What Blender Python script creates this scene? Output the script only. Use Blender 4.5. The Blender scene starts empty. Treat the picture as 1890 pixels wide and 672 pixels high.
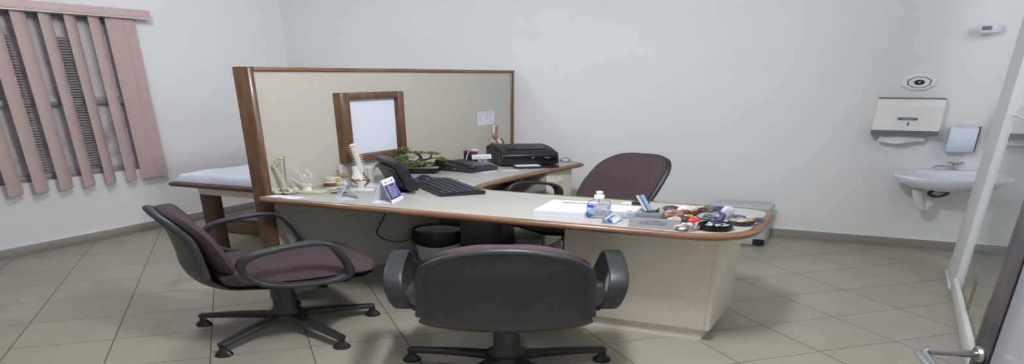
import bpy, bmesh, math, random
from mathutils import Matrix, Vector, noise
R = math.radians
random.seed(7)
sc = bpy.context.scene
COL = sc.collection
# ---------------------------------------------------------------- room frame
# Room metres: x along the back wall (to the right), y into the room, z up.
# The photograph is squeezed in height (its circles are ovals about twice as wide as high), so the
# plan of the place is built WIDE times wider along one fixed horizontal direction, heights stay true.
WIDE = 1.949
YAW = R(25.7)
ORIG = (-3.35, 3.86)                 # left back corner of the room
_ca, _sa = math.cos(YAW), math.sin(YAW)
def W(x, y, z=0.0):
    dx, dy = x - ORIG[0], y - ORIG[1]
    return Vector((WIDE * (dx * _ca + dy * _sa), -dx * _sa + dy * _ca, z))
# ---------------------------------------------------------------- camera
cam = bpy.data.cameras.new('camera'); camo = bpy.data.objects.new('camera', cam); COL.objects.link(camo)
cam.sensor_width = 36.0; cam.lens = 36.0 * 749 / 1890; cam.clip_start = 0.02
camo.location = W(0, 0, 1.5); camo.rotation_euler = (R(90 - 14.67), 0, 0)
sc.camera = camo
# ---------------------------------------------------------------- world and exposure
wd = bpy.data.worlds.new('night'); sc.world = wd; wd.use_nodes = True
wd.node_tree.nodes['Background'].inputs[0].default_value = (0.25, 0.3, 0.4, 1)
wd.node_tree.nodes['Background'].inputs[1].default_value = 0.15
sc.view_settings.view_transform = 'Standard'; sc.view_settings.look = 'None'
sc.view_settings.gamma = 1.0; sc.view_settings.use_curve_mapping = False
sc.view_settings.exposure = 0.21
CEIL = 2.62
LAMPS = [((-.42, 1.12), 122.0), ((-2.15, 1.75), 37.0), ((.82, 2.6), 15.0)]     # ceiling fixtures: place, watts; last one added to brighten the area past the glass
LAMP_COL = (0.95, 0.975, 1.0)
# ---------------------------------------------------------------- materials
def srgb(r, g, b, k=1.0):
    f = lambda c: ((c / 255 + .055) / 1.055) ** 2.4 if c > 10 else c / 255 / 12.92
    return tuple(min(.95, f(c) * k) for c in (r, g, b)) + (1,)
class NT:
    def __init__(s, name):
        s.m = bpy.data.materials.new(name); s.m.use_nodes = True
        s.t = s.m.node_tree; s.b = s.t.nodes['Principled BSDF']
    def n(s, kind, **kw):
        nd = s.t.nodes.new(kind)
        for k, v in kw.items():
            if k in nd.inputs.keys(): nd.inputs[k].default_value = v
            else: setattr(nd, k, v)
        return nd
    def l(s, a, b): s.t.links.new(a, b)
def mat(name, col, rough=.5, metal=0, var=.06, nscale=14, bump=0, bscale=60, coat=0, spec=.5, stretch=(1, 1, 1), col2=None, lo=.35, hi=.65, detail=4):
    t = NT(name); b = t.b
    b.inputs['Roughness'].default_value = rough; b.inputs['Metallic'].default_value = metal
    b.inputs['Specular IOR Level'].default_value = spec
    b.inputs['Coat Weight'].default_value = coat; b.inputs['Coat Roughness'].default_value = .12
    at = t.n('ShaderNodeAttribute', attribute_name='tc')
    mp = t.n('ShaderNodeMapping'); mp.inputs['Scale'].default_value = stretch
    t.l(at.outputs['Vector'], mp.inputs['Vector'])
    nz = t.n('ShaderNodeTexNoise', Scale=nscale, Detail=detail); t.l(mp.outputs[0], nz.inputs['Vector'])
    rp = t.n('ShaderNodeValToRGB'); t.l(nz.outputs[0], rp.inputs[0])
    rp.color_ramp.elements[0].position = lo; rp.color_ramp.elements[1].position = hi
    c2 = col2 or tuple(min(1, c * (1 + var)) for c in col[:3]) + (1,)
    c1 = col if col2 else tuple(c * (1 - var) for c in col[:3]) + (1,)
    rp.color_ramp.elements[0].color = c1; rp.color_ramp.elements[1].color = c2
    t.l(rp.outputs[0], b.inputs['Base Color'])
    if bump:
        n2 = t.n('ShaderNodeTexNoise', Scale=bscale, Detail=3); t.l(mp.outputs[0], n2.inputs['Vector'])
        bp = t.n('ShaderNodeBump', Strength=bump, Distance=.004); t.l(n2.outputs[0], bp.inputs['Height'])
        t.l(bp.outputs[0], b.inputs['Normal'])
    return t.m
def clear_mat(name, col, glossy=None, rough=.06, body=0.0, bodycol=(.7, .75, .8, 1)):
    t = NT(name); t.t.nodes.remove(t.b)
    out = t.t.nodes['Material Output']
    tr = t.n('ShaderNodeBsdfTransparent'); tr.inputs[0].default_value = col
    gl = t.n('ShaderNodeBsdfGlossy', Roughness=rough)
    fr = t.n('ShaderNodeLayerWeight', Blend=.2)
    mx = t.n('ShaderNodeMixShader')
    if glossy is None: t.l(fr.outputs['Fresnel'], mx.inputs[0])
    else: mx.inputs[0].default_value = glossy
    t.l(tr.outputs[0], mx.inputs[1]); t.l(gl.outputs[0], mx.inputs[2])
    df = t.n('ShaderNodeBsdfDiffuse'); df.inputs[0].default_value = bodycol
    nz = t.n('ShaderNodeTexNoise', Scale=8.0); ad = t.n('ShaderNodeMath', operation='MULTIPLY'); ad.inputs[1].default_value = body * 2
    t.l(nz.outputs[0], ad.inputs[0])
    m2 = t.n('ShaderNodeMixShader'); t.l(ad.outputs[0], m2.inputs[0]); t.l(mx.outputs[0], m2.inputs[1]); t.l(df.outputs[0], m2.inputs[2])
    t.l(m2.outputs[0], out.inputs[0])
    return t.m
def floor_mat():
    t = NT('floor_tiles'); b = t.b
    at = t.n('ShaderNodeAttribute', attribute_name='tc')
    mp = t.n('ShaderNodeMapping'); mp.inputs['Rotation'].default_value = (0, 0, R(45)); mp.inputs['Location'].default_value = (1.561 + TILE[0] / 2 * 0, -1.487, 0)
    t.l(at.outputs['Vector'], mp.inputs[0])
    sx = t.n('ShaderNodeSeparateXYZ'); t.l(mp.outputs[0], sx.inputs[0])
    ds = []; cell = []
    for k in range(2):
        dv = t.n('ShaderNodeMath', operation='DIVIDE'); t.l(sx.outputs[k], dv.inputs[0]); dv.inputs[1].default_value = TILE[k]
        fl = t.n('ShaderNodeMath', operation='FLOOR'); t.l(dv.outputs[0], fl.inputs[0]); cell.append(fl)
        fr = t.n('ShaderNodeMath', operation='FRACT'); t.l(dv.outputs[0], fr.inputs[0])
        sb = t.n('ShaderNodeMath', operation='SUBTRACT'); t.l(fr.outputs[0], sb.inputs[0]); sb.inputs[1].default_value = .5
        ab = t.n('ShaderNodeMath', operation='ABSOLUTE'); t.l(sb.outputs[0], ab.inputs[0]); ds.append(ab)
    mxm = t.n('ShaderNodeMath', operation='MAXIMUM'); t.l(ds[0].outputs[0], mxm.inputs[0]); t.l(ds[1].outputs[0], mxm.inputs[1])
    gt = t.n('ShaderNodeMath', operation='GREATER_THAN'); t.l(mxm.outputs[0], gt.inputs[0]); gt.inputs[1].default_value = .5 - .0017 / TILE[0]
    cb = t.n('ShaderNodeCombineXYZ'); t.l(cell[0].outputs[0], cb.inputs[0]); t.l(cell[1].outputs[0], cb.inputs[1])
    wn = t.n('ShaderNodeTexWhiteNoise'); wn.noise_dimensions = '3D'; t.l(cb.outputs[0], wn.inputs['Vector'])
    nz = t.n('ShaderNodeTexNoise', Scale=5.0, Detail=6); t.l(mp.outputs[0], nz.inputs['Vector'])
    ad = t.n('ShaderNodeMath', operation='MULTIPLY_ADD'); t.l(wn.outputs[0], ad.inputs[0]); ad.inputs[1].default_value = .25; t.l(nz.outputs[0], ad.inputs[2])
    rp = t.n('ShaderNodeValToRGB'); t.l(ad.outputs[0], rp.inputs[0])
    rp.color_ramp.elements[0].position = .3; rp.color_ramp.elements[0].color = srgb(157, 152, 138)
    rp.color_ramp.elements[1].position = .9; rp.color_ramp.elements[1].color = srgb(171, 166, 151)
    mx = t.n('ShaderNodeMix', data_type='RGBA'); t.l(gt.outputs[0], mx.inputs[0]); t.l(rp.outputs[0], mx.inputs[6]); mx.inputs[7].default_value = srgb(92, 88, 82)
    t.l(mx.outputs[2], b.inputs['Base Color'])
    b.inputs['Roughness'].default_value = .38; b.inputs['Specular IOR Level'].default_value = .4
    bp = t.n('ShaderNodeBump', Strength=.4, Distance=.002); bp.invert = True; t.l(gt.outputs[0], bp.inputs['Height']); t.l(bp.outputs[0], b.inputs['Normal'])
    return t.m
TILE = (.265, .2763)
K = 1.3
M = {}
M['wall'] = mat('wall_paint', (.79, .795, .81, 1), .75, var=.012, nscale=3, bump=.05, bscale=90)
M['ceiling'] = mat('ceiling_paint', (.82, .83, .84, 1), .8, var=.01)
M['floor'] = floor_mat()
M['baseboard'] = mat('grey_baseboard_tile', srgb(150, 144, 138), .45, var=.05, nscale=6)
M['white_trim'] = mat('white_grout', srgb(225, 225, 222), .7, var=.02)
M['laminate'] = mat('beige_laminate', srgb(222, 213, 196), .42, var=.015, nscale=40)
M['panel'] = mat('partition_laminate', srgb(188, 184, 174), .5, var=.015, nscale=30)
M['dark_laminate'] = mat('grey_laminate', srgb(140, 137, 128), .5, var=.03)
M['top'] = mat('worktop_laminate', srgb(174, 173, 168), .42, var=.012, nscale=60)
for a, s in (('x', (1.2, 14, 14)), ('y', (14, 1.2, 14)), ('z', (14, 14, 1.2))):
    M['wood' + a] = mat('varnished_wood_' + a, srgb(84, 58, 41), .36, nscale=5, stretch=s, col2=srgb(124, 91, 66), coat=.25, lo=.3, hi=.75, bump=.04)
M['woodtrim'] = mat('wood_edge_trim', srgb(106, 74, 54), .36, nscale=5, stretch=(1.2, 14, 14), col2=srgb(146, 108, 82), coat=.3, lo=.3, hi=.75)
M['darkwood'] = mat('dark_red_wood', srgb(66, 40, 32), .4, nscale=5, stretch=(14, 14, 1.2), col2=srgb(88, 58, 46), coat=.2, lo=.3, hi=.7)
M['fabric'] = mat('maroon_speckled_fabric', srgb(64, 52, 56), .92, nscale=430, col2=srgb(94, 79, 83), bump=.3, bscale=500, spec=.2, lo=.3, hi=.75)
M['plastic'] = mat('charcoal_plastic', srgb(46, 48, 52), .42, var=.06, nscale=40, bump=.1, bscale=500)
M['blackplastic'] = mat('black_plastic', srgb(28, 29, 33), .38, var=.1, nscale=30)
M['blackgloss'] = mat('glossy_black', srgb(16, 17, 20), .12, var=.1)
M['greyplastic'] = mat('grey_plastic', srgb(112, 116, 122), .4, var=.03)
M['silver'] = mat('silver_acrylic', srgb(140, 142, 146), .35, .3, var=.03)
M['whiteplastic'] = mat('white_plastic', srgb(226, 228, 232), .25, var=.01, coat=.2)
M['lightgrey'] = mat('light_grey_plastic', srgb(186, 189, 192), .4, var=.01)
M['blueplastic'] = mat('bluish_white_plastic', srgb(218, 226, 240), .3, var=.01)
M['creamplastic'] = mat('cream_plastic', srgb(238, 237, 234), .3, var=.02, coat=.2)
M['ceramic'] = mat('white_ceramic', srgb(226, 230, 240), .12, var=.01, coat=.5)
M['chrome'] = mat('brushed_chrome', (.62, .62, .63, 1), .22, 1, var=.05)
M['steel'] = mat('satin_steel', (.42, .42, .43, 1), .34, 1, var=.06)
M['paper'] = mat('white_paper', srgb(226, 228, 238), .85, var=.015, nscale=20)
M['paperedge'] = mat('stacked_paper_edges', srgb(196, 198, 212), .9, nscale=4, stretch=(1, 1, 160), col2=srgb(228, 230, 240))
M['sheet'] = mat('white_bed_sheet', srgb(206, 210, 226), .9, var=.02, bump=.3, bscale=9)
M['ink'] = mat('black_ink', srgb(50, 52, 60), .8)
M['blueink'] = mat('blue_ink', srgb(60, 84, 120), .8)
M['redink'] = mat('red_ink', srgb(170, 70, 80), .8)
M['blind'] = mat('pink_blind_fabric', srgb(188, 166, 163), .85, nscale=120, stretch=(1, 1, 1), var=.06, bump=.15, bscale=300)
M['blindrail'] = mat('pink_blind_rail', srgb(198, 174, 172), .5, var=.02)
M['alu'] = mat('window_aluminium', srgb(150, 150, 152), .45, .2, var=.05)
M['bar'] = mat('painted_window_bar', srgb(190, 190, 188), .6, var=.05)
M['night'] = mat('dark_outside_wall', srgb(96, 88, 88), .9, var=.25, nscale=3)
M['bone'] = mat('ivory_bone', srgb(214, 206, 188), .5, var=.1, nscale=40)
M['bonewhite'] = mat('white_bone', srgb(226, 224, 216), .4, var=.05, nscale=40)
M['tan'] = mat('tan_bone', srgb(150, 138, 104), .5, var=.15, nscale=30)
M['ligament'] = mat('reddish_brown_ligament', srgb(118, 70, 58), .45, var=.15, nscale=40)
M['muscle'] = mat('pink_brown_muscle', srgb(152, 108, 102), .5, var=.1, nscale=30)
M['nerve'] = mat('yellow_nerve', srgb(196, 160, 70), .5)
M['padyellow'] = mat('pale_yellow_pad', srgb(206, 200, 166), .7, var=.03)
M['leaf'] = mat('artificial_green_leaf', srgb(88, 98, 54), .55, nscale=60, col2=srgb(158, 160, 98))
M['berry'] = mat('orange_berry', srgb(196, 120, 60), .5, nscale=30, col2=srgb(222, 200, 110))
M['bark'] = mat('dark_bark', srgb(48, 42, 42), .7, var=.3, nscale=60, bump=.5, bscale=120)
M['gravel'] = mat('pale_gravel', srgb(130, 126, 120), .9, nscale=160, col2=srgb(190, 188, 180), bump=.8, bscale=200)
M['redplastic'] = mat('dark_red_plastic', srgb(112, 26, 34), .25, var=.1, coat=.3)
M['red'] = mat('red_ball', srgb(196, 52, 60), .35, var=.06)
M['purple'] = mat('purple_card', srgb(58, 50, 104), .4, nscale=10, col2=srgb(76, 66, 132))
M['greycard'] = mat('grey_printed_card', srgb(96, 102, 116), .6, nscale=60, col2=srgb(196, 200, 212), lo=.4, hi=.6)
M['bluelabel'] = mat('blue_label', srgb(40, 96, 200), .4, var=.05)
M['lightbluelabel'] = mat('light_blue_label', srgb(150, 182, 224), .4, var=.05)
M['bluecard'] = mat('blue_mouse_pad', srgb(36, 62, 104), .6, nscale=40, col2=srgb(66, 100, 140))
M['photo'] = mat('brown_printed_picture', srgb(120, 74, 52), .5, nscale=60, col2=srgb(216, 160, 110))
M['bag'] = mat('black_bin_bag', srgb(34, 35, 42), .28, var=.2, nscale=40, bump=.8, bscale=45)
M['clear'] = clear_mat('clear_plastic', (.975, .98, .985, 1), body=.06)
M['liquid'] = clear_mat('clear_gel', (.955, .965, .975, 1), body=.08)
M['film'] = clear_mat('clear_wrapper', (.9, .92, .95, 1), body=.16, rough=.12)
M['glass'] = clear_mat('milky_window_glass', (.86, .9, .92, 1), rough=.1, body=1.0, bodycol=(.62, .58, .60, 1))  # pale diffuse body, nearly opaque, uneven by noise
M['crystal'] = mat('frosted_crystal', srgb(190, 192, 198), .25, var=.08, nscale=60, coat=.4)
M['whitepanel'] = mat('pale_blue_white_panel', srgb(222, 228, 242), .22, var=.01, coat=.3)
M['tape'] = mat('white_pipe_tape', srgb(222, 222, 224), .6, var=.05, nscale=60, bump=.4)
M['hose'] = mat('grey_braided_hose', srgb(70, 70, 74), .4, .3, var=.2, nscale=200)
M['lacquer'] = mat('mirror_glossy_lacquer', (.66, .66, .665, 1), .075, .82, nscale=3, stretch=(1, 1, .5), var=.05)
M['screenglass'] = clear_mat('clear_screen_glass', (.975, .98, .98, 1), glossy=.07, rough=.05, body=.03)
M['stain_reflection'] = clear_mat('brown_stain_reflection', (.93, .88, .84, 1), glossy=.05, body=.45, bodycol=(.42, .26, .17, 1))  # translucent brown for streaks reflected in the glass screen
M['door'] = mat('grey_lacquered_door', srgb(120, 120, 126), .2, nscale=2.6, col2=srgb(160, 160, 166), coat=.5)
M['dooredge'] = mat('worn_door_edge', srgb(52, 52, 58), .6, nscale=8, col2=srgb(74, 68, 66))
M['lampface'] = mat('lamp_diffuser', (.9, .9, .9, 1), .5)
def emis(name, col, s):
    t = NT(name); t.b.inputs['Base Color'].default_value = (.9, .9, .9, 1)
    t.b.inputs['Emission Color'].default_value = col; t.b.inputs['Emission Strength'].default_value = s
    return t.m
def rock(name, c1, c2, rough=.55, ns=45, coat=0, bump=.5): return mat(name, srgb(*c1), rough, nscale=ns, col2=srgb(*c2), bump=bump, bscale=110, coat=coat, lo=.38, hi=.62)
# ---------------------------------------------------------------- mesh builder
def I(): return Matrix.Identity(4)
def T(x=0, y=0, z=0): return Matrix.Translation((x, y, z))
def RX(a): return Matrix.Rotation(R(a), 4, 'X')
def RY(a): return Matrix.Rotation(R(a), 4, 'Y')
def RZ(a): return Matrix.Rotation(R(a), 4, 'Z')
def crom(pts, n):
    P = [Vector(p) for p in pts]; out = []
    for i in range(len(P) - 1):
        a = P[i - 1] if i else P[0] * 2 - P[1]; b = P[i]; c = P[i + 1]; d = P[i + 2] if i + 2 < len(P) else c * 2 - b
        for k in range(n):
            t = k / n
            out.append(.5 * ((2 * b) + (c - a) * t + (2 * a - 5 * b + 4 * c - d) * t * t + (3 * b - a - 3 * c + d) * t ** 3))
    out.append(P[-1]); return out
class MB:
    def __init__(s): s.v = []; s.f = []; s.t = []; s.flat = False
    def add(s, vs, fs, M=None, tc=None):
        o = len(s.v)
        vs = [Vector(v) for v in vs]
        if M is not None: vs = [M @ v for v in vs]
        s.v += vs; s.t += [Vector(t) for t in tc] if tc else [v.copy() for v in vs]
        s.f += [tuple(i + o for i in f) for f in fs]; return s
    def bm(s, b, M=None):
        b.verts.index_update()
        s.add([v.co.copy() for v in b.verts], [tuple(v.index for v in f.verts) for f in b.faces], M); b.free(); return s
    def box(s, x0, x1, y0, y1, z0, z1, bev=0, seg=2, M=None):
        b = bmesh.new(); bmesh.ops.create_cube(b, size=1)
        for v in b.verts: v.co = Vector(((x0 + x1) / 2 + v.co.x * (x1 - x0), (y0 + y1) / 2 + v.co.y * (y1 - y0), (z0 + z1) / 2 + v.co.z * (z1 - z0)))
        if bev: bmesh.ops.bevel(b, geom=b.edges[:], offset=min(bev, .49 * min(abs(x1 - x0), abs(y1 - y0), abs(z1 - z0))), segments=seg, affect='EDGES', profile=.5)
        return s.bm(b, M)
    def prism(s, out, z0, z1, bev=0, M=None, seg=2):
        b = bmesh.new()
        lo = [b.verts.new((p[0], p[1], z0)) for p in out]; hi = [b.verts.new((p[0], p[1], z1)) for p in out]
        n = len(out); b.faces.new(lo[::-1]); b.faces.new(hi)
        for i in range(n): b.faces.new((lo[i], lo[(i + 1) % n], hi[(i + 1) % n], hi[i]))
        bmesh.ops.recalc_face_normals(b, faces=b.faces[:])
        if bev:
            es = [e for e in b.edges if abs(e.verts[0].co.z - e.verts[1].co.z) < 1e-6]
            bmesh.ops.bevel(b, geom=es, offset=bev, segments=seg, affect='EDGES', profile=.5)
        return s.bm(b, M)
    def lathe(s, prof, n=24, M=None, sx=1, sy=1):
        vs = []; fs = []
        for r, z in prof:
            for k in range(n):
                a = 2 * math.pi * k / n; vs.append((r * math.cos(a) * sx, r * math.sin(a) * sy, z))
        m = len(prof)
        for i in range(m - 1):
            for k in range(n):
                k2 = (k + 1) % n; fs.append((i * n + k, i * n + k2, (i + 1) * n + k2, (i + 1) * n + k))
        if prof[0][0] > 1e-6: fs.append(tuple(range(n))[::-1])
        if prof[-1][0] > 1e-6: fs.append(tuple((m - 1) * n + k for k in range(n)))
        return s.add(vs, fs, M)
    def cyl(s, p0, p1, r0, r1=None, n=16):
        return s.tube([p0, p1], [r0, r0 if r1 is None else r1], n)
    def tube(s, path, rad, n=10, closed=False, flat=1.0, M=None, up=None):
        P = [Vector(p) for p in path]; m = len(P)
        if not isinstance(rad, (list, tuple)): rad = [rad] * m
        if len(rad) != m: rad = [rad[0] + (rad[-1] - rad[0]) * i / (m - 1) for i in range(m)]
        vs = []; fs = []; prev = None; tc = []; L = 0
        for i in range(m):
            t = (P[(i + 1) % m] - P[i - 1]) if closed else (P[min(i + 1, m - 1)] - P[max(i - 1, 0)])
            t.normalize()
            if up is not None: u = Vector(up)
            else: u = prev if prev is not None else (Vector((0, 0, 1)) if abs(t.z) < .9 else Vector((1, 0, 0)))
            a = u.cross(t)
            if a.length < 1e-5: a = Vector((1, 0, 0)).cross(t)
            a.normalize(); u = t.cross(a).normalized(); prev = u
            if i: L += (P[i] - P[i - 1]).length
            for k in range(n):
                an = 2 * math.pi * k / n
                vs.append(P[i] + a * (math.cos(an) * rad[i]) + u * (math.sin(an) * rad[i] * flat))
                tc.append((L, math.cos(an) * rad[i], math.sin(an) * rad[i]))
        mm = m if closed else m - 1
        for i in range(mm):
            for k in range(n):
                i2 = (i + 1) % m; k2 = (k + 1) % n
                fs.append((i * n + k, i * n + k2, i2 * n + k2, i2 * n + k))
        if not closed:
            fs.append(tuple(range(n))[::-1]); fs.append(tuple((m - 1) * n + k for k in range(n)))
        return s.add(vs, fs, M, tc)
    def sweep(s, path, sec, closed=False, up=(0, 0, 1), M=None, scale=None):
        # sec: outline (side, up); side = to the right of travel
        P = [Vector(p) for p in path]; m = len(P); n = len(sec); vs = []; tc = []; fs = []; L = 0; up = Vector(up)
        for i in range(m):
            t1 = (P[i] - P[i - 1]) if (closed or i) else (P[1] - P[0])
            t2 = (P[(i + 1) % m] - P[i]) if (closed or i < m - 1) else t1
            t1 = t1.normalized(); t2 = t2.normalized(); t = (t1 + t2).normalized()
            a = t.cross(up).normalized(); u = a.cross(t).normalized()
            k_ = 1 / max(.5, t.dot(t1)); sl = scale[i] if scale else 1
            if i: L += (P[i] - P[i - 1]).length
            for q in sec:
                vs.append(P[i] + a * q[0] * k_ * sl + u * q[1] * sl); tc.append((L, q[0], q[1]))
        mm = m if closed else m - 1
        for i in range(mm):
            for k in range(n):
                i2 = (i + 1) % m; k2 = (k + 1) % n
                fs.append((i * n + k, i * n + k2, i2 * n + k2, i2 * n + k))
        if not closed:
            fs.append(tuple(range(n))[::-1]); fs.append(tuple((m - 1) * n + k for k in range(n)))
        return s.add(vs, fs, M, tc)
    def blob(s, c, r, seed=0, amp=.12, freq=1.6, sub=3, M=None, floor=None):
        b = bmesh.new(); bmesh.ops.create_icosphere(b, subdivisions=sub, radius=1)
        for v in b.verts:
            d = noise.noise(v.co * freq + Vector((seed * 3.7, seed * 1.3, 0))) + .5 * noise.noise(v.co * freq * 2.3 + Vector((0, seed * 2.1, 5)))
            p = v.co * (1 + amp * d)
            v.co = Vector((c[0] + p.x * r[0], c[1] + p.y * r[1], c[2] + p.z * r[2]))
            if floor is not None and v.co.z < floor: v.co.z = floor
        return s.bm(b, M)
    def ribbon(s, curve, widths, wrap, thf, thb, nst=5, nu=16, pw=6, M=None):
        # curve of (y, z); cushion-like slab across x, wrapped forwards at its sides
        C = crom([(a, b, w) for (a, b), w in zip(curve, widths)], nst); m = len(C); vs = []; fs = []
        Wm = max(widths)
        for side in (1, -1):
            for i in range(m):
                p = C[min(i + 1, m - 1)] - C[max(i - 1, 0)]; l = math.hypot(p.x, p.y) or 1
                ny, nz = p.y / l, -p.x / l
                tt = abs(2 * i / (m - 1) - 1)
                for k in range(nu + 1):
                    u = math.sin((2 * k / nu - 1) * math.pi / 2) * .35 + (2 * k / nu - 1) * .65
                    e = max(0., 1 - abs(u) ** pw) * max(0., 1 - tt ** pw)
                    th = (thf if side > 0 else thb) * math.sqrt(e)
                    off = wrap * (u * C[i].z / Wm) ** 2 + side * th
                    vs.append((u * C[i].z, C[i].x + ny * off, C[i].y + nz * off))
        N = nu + 1
        for sd in range(2):
            o = sd * m * N
            for i in range(m - 1):
                for k in range(nu):
                    q = (o + i * N + k, o + i * N + k + 1, o + (i + 1) * N + k + 1, o + (i + 1) * N + k)
                    fs.append(q if sd else q[::-1])
        return s.add(vs, fs, M)
    def text(s, body, size, M=None, depth=.0004, align='CENTER', sx=1):
        cu = bpy.data.curves.new('t', 'FONT'); cu.body = body; cu.size = size; cu.extrude = depth; cu.align_x = align; cu.resolution_u = 2
        o = bpy.data.objects.new('t', cu); COL.objects.link(o)
        dg = bpy.context.evaluated_depsgraph_get(); oe = o.evaluated_get(dg); me = oe.to_mesh()
        s.add([Vector((v.co.x * sx, v.co.y, v.co.z)) for v in me.vertices], [tuple(p.vertices) for p in me.polygons], M)
        oe.to_mesh_clear(); bpy.data.objects.remove(o); bpy.data.curves.remove(cu); return s
    def xf(s, M): s.v = [M @ v for v in s.v]; return s
def rrect(x0, x1, y0, y1, r, n=5):
    out = []
    for cx, cy, a0 in ((x1 - r, y1 - r, 0), (x0 + r, y1 - r, 90), (x0 + r, y0 + r, 180), (x1 - r, y0 + r, 270)):
        for k in range(n + 1):
            a = R(a0 + 90 * k / n); out.append((cx + r * math.cos(a), cy + r * math.sin(a)))
    return out
def ell(rx, ry, n=14): return [(rx * math.cos(2 * math.pi * k / n), ry * math.sin(2 * math.pi * k / n)) for k in range(n)]
# ---------------------------------------------------------------- things
class Thing:
    """a thing stands at room position (x, y, z), turned rz degrees; its parts are built in its own frame"""
    def __init__(s, name, label=None, cat=None, at=(0, 0, 0), rz=0, group=None, kind=None, solo=None, mat_=None, sharp=38):
        s.F = T(*at) @ RZ(rz); s.o = W(*at)
        if solo is not None: s.root = s.mesh(name, solo, mat_, None, sharp)
        else:
            s.root = bpy.data.objects.new(name, None); COL.objects.link(s.root); s.root.location = s.o; s.root.empty_display_size = .05
        if label: s.root['label'] = label
        if cat: s.root['category'] = cat
        if group: s.root['group'] = group
        if kind: s.root['kind'] = kind
    def mesh(s, name, mb, m, parent, sharp=38):
        me = bpy.data.meshes.new(name)
        vs = []
        for v in mb.v:
            p = s.F @ v; vs.append(W(p.x, p.y, p.z) - s.o)
        me.from_pydata(vs, [], mb.f)
        b = bmesh.new(); b.from_mesh(me); bmesh.ops.recalc_face_normals(b, faces=b.faces[:]); b.to_mesh(me); b.free()
        at = me.attributes.new('tc', 'FLOAT_VECTOR', 'POINT')
        at.data.foreach_set('vector', [c for t in mb.t for c in t])
        me.materials.append(m)
        if not mb.flat:
            me.shade_smooth(); me.set_sharp_from_angle(angle=R(sharp))
        o = bpy.data.objects.new(name, me); COL.objects.link(o)
        if parent is None: o.location = s.o
        else: o.parent = parent
        return o
    def part(s, name, mb, m, parent=None, label=None, sharp=38, kind=None):
        o = s.mesh(name, mb, M[m] if isinstance(m, str) else m, parent or s.root, sharp)
        if label: o['label'] = label
        if kind: o['kind'] = kind
        return o
def solo(name, label, cat, mb, m, at=(0, 0, 0), rz=0, group=None, kind=None, sharp=38):
    return Thing(name, label, cat, at, rz, group, kind, mb, M[m] if isinstance(m, str) else m, sharp)
def struct(name, mb, m): return solo(name, None, None, mb, m, kind='structure')
# ================================================================= the room
XL, XR, YB, YN = -3.35, 1.15, 3.86, -1.6
struct('floor', MB().box(XL - .1, XR + .1, YN - .1, YB + .1, -.08, 0), 'floor')
struct('ceiling', MB().box(XL - .1, XR + .1, YN - .1, YB + .1, CEIL, CEIL + .08), 'ceiling')
struct('wall_back', MB().box(XL - .1, XR + .1, YB, YB + .1, 0, CEIL), 'wall')
struct('wall_right', MB().box(XR, XR + .1, YN, YB, 0, CEIL), 'wall')
struct('wall_near', MB().box(XL - .1, XR + .1, YN - .1, YN, 0, CEIL), 'wall')
WY0, WY1, WZ0, WZ1 = 1.0, 2.74, .62, 2.02          # window opening in the left wall
struct('wall_left', MB().box(XL - .1, XL, YN, WY0, 0, CEIL).box(XL - .1, XL, WY1, YB, 0, CEIL)
       .box(XL - .1, XL, WY0, WY1, 0, WZ0).box(XL - .1, XL, WY0, WY1, WZ1, CEIL), 'wall')
struct('baseboard_back', MB().box(XL, XR, YB - .012, YB, 0, .085, .002), 'baseboard')
struct('baseboard_left', MB().box(XL, XL + .012, YN, YB - .012, 0, .085, .002), 'baseboard')
struct('trim_1', MB().box(XL, XR, YB - .013, YB, .085, .09, .001), 'white_trim')
struct('trim_2', MB().box(XL, XL + .013, YN, YB - .013, .085, .09, .001), 'white_trim')
struct('wall_stub', MB().box(.326, .354, 3.08, 3.425, 0, CEIL), 'wall')
struct('trim_3', MB().box(.314, .325, 3.08, 3.425, 0, .012, .002).box(.318, .334, 1.95, 3.079, 0, .10, .003), 'white_trim')
# window: frame, panes, shutter louvres, security bars, and the dark wall of the yard behind
w = Thing('window_1', kind='structure', at=(XL - .05, (WY0 + WY1) / 2, WZ0))
hw = (WY1 - WY0) / 2; hh = WZ1 - WZ0
f = MB().box(-.03, .03, -hw, -hw + .05, 0, hh, .004).box(-.03, .03, hw - .05, hw, 0, hh, .004).box(-.03, .03, -hw + .05, hw - .05, 0, .05, .004).box(-.03, .03, -hw + .05, hw - .05, hh - .05, hh, .004)
for yy in (-.42, 0, .42): f.box(-.025, .025, yy - .02, yy + .02, .05, hh - .05, .003)
f.box(-.028, .035, -hw + .05, hw - .05, .63, .69, .003)
w.part('window_frame', f, 'alu')
w.part('pane', MB().box(-.003, .003, -hw + .05, hw - .05, .05, .63).box(-.003, .003, -hw + .05, hw - .05, .69, hh - .05), 'glass')
bars = MB()
for k in range(7):
    y = -.72 + k * .24
    bars.cyl((-.06, y, .0), (-.06, y, hh), .007, n=8)
    bars.cyl((-.06, y, .2), (-.06, y + .24, .62), .007, n=8).cyl((-.06, y, 1.1), (-.06, y + .24, .74), .007, n=8)
w.part('security_bars', bars, 'bar')
lv = MB()
for (ya, yb) in ((.24, .34), (.50, .60)):
    for k in range(50):
        z = .1 + k * .0225
        lv.box(-.012, .012, ya, yb, -.002, .002, M=T(.038, 0, z) @ RY(20))
w.part('shutter_louvres', lv, 'bar')
struct('wall_yard', MB().box(XL - 1.0, XL - .9, WY0 - 2.5, WY1 + 2.5, -.3, 3.4), 'night')
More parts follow.
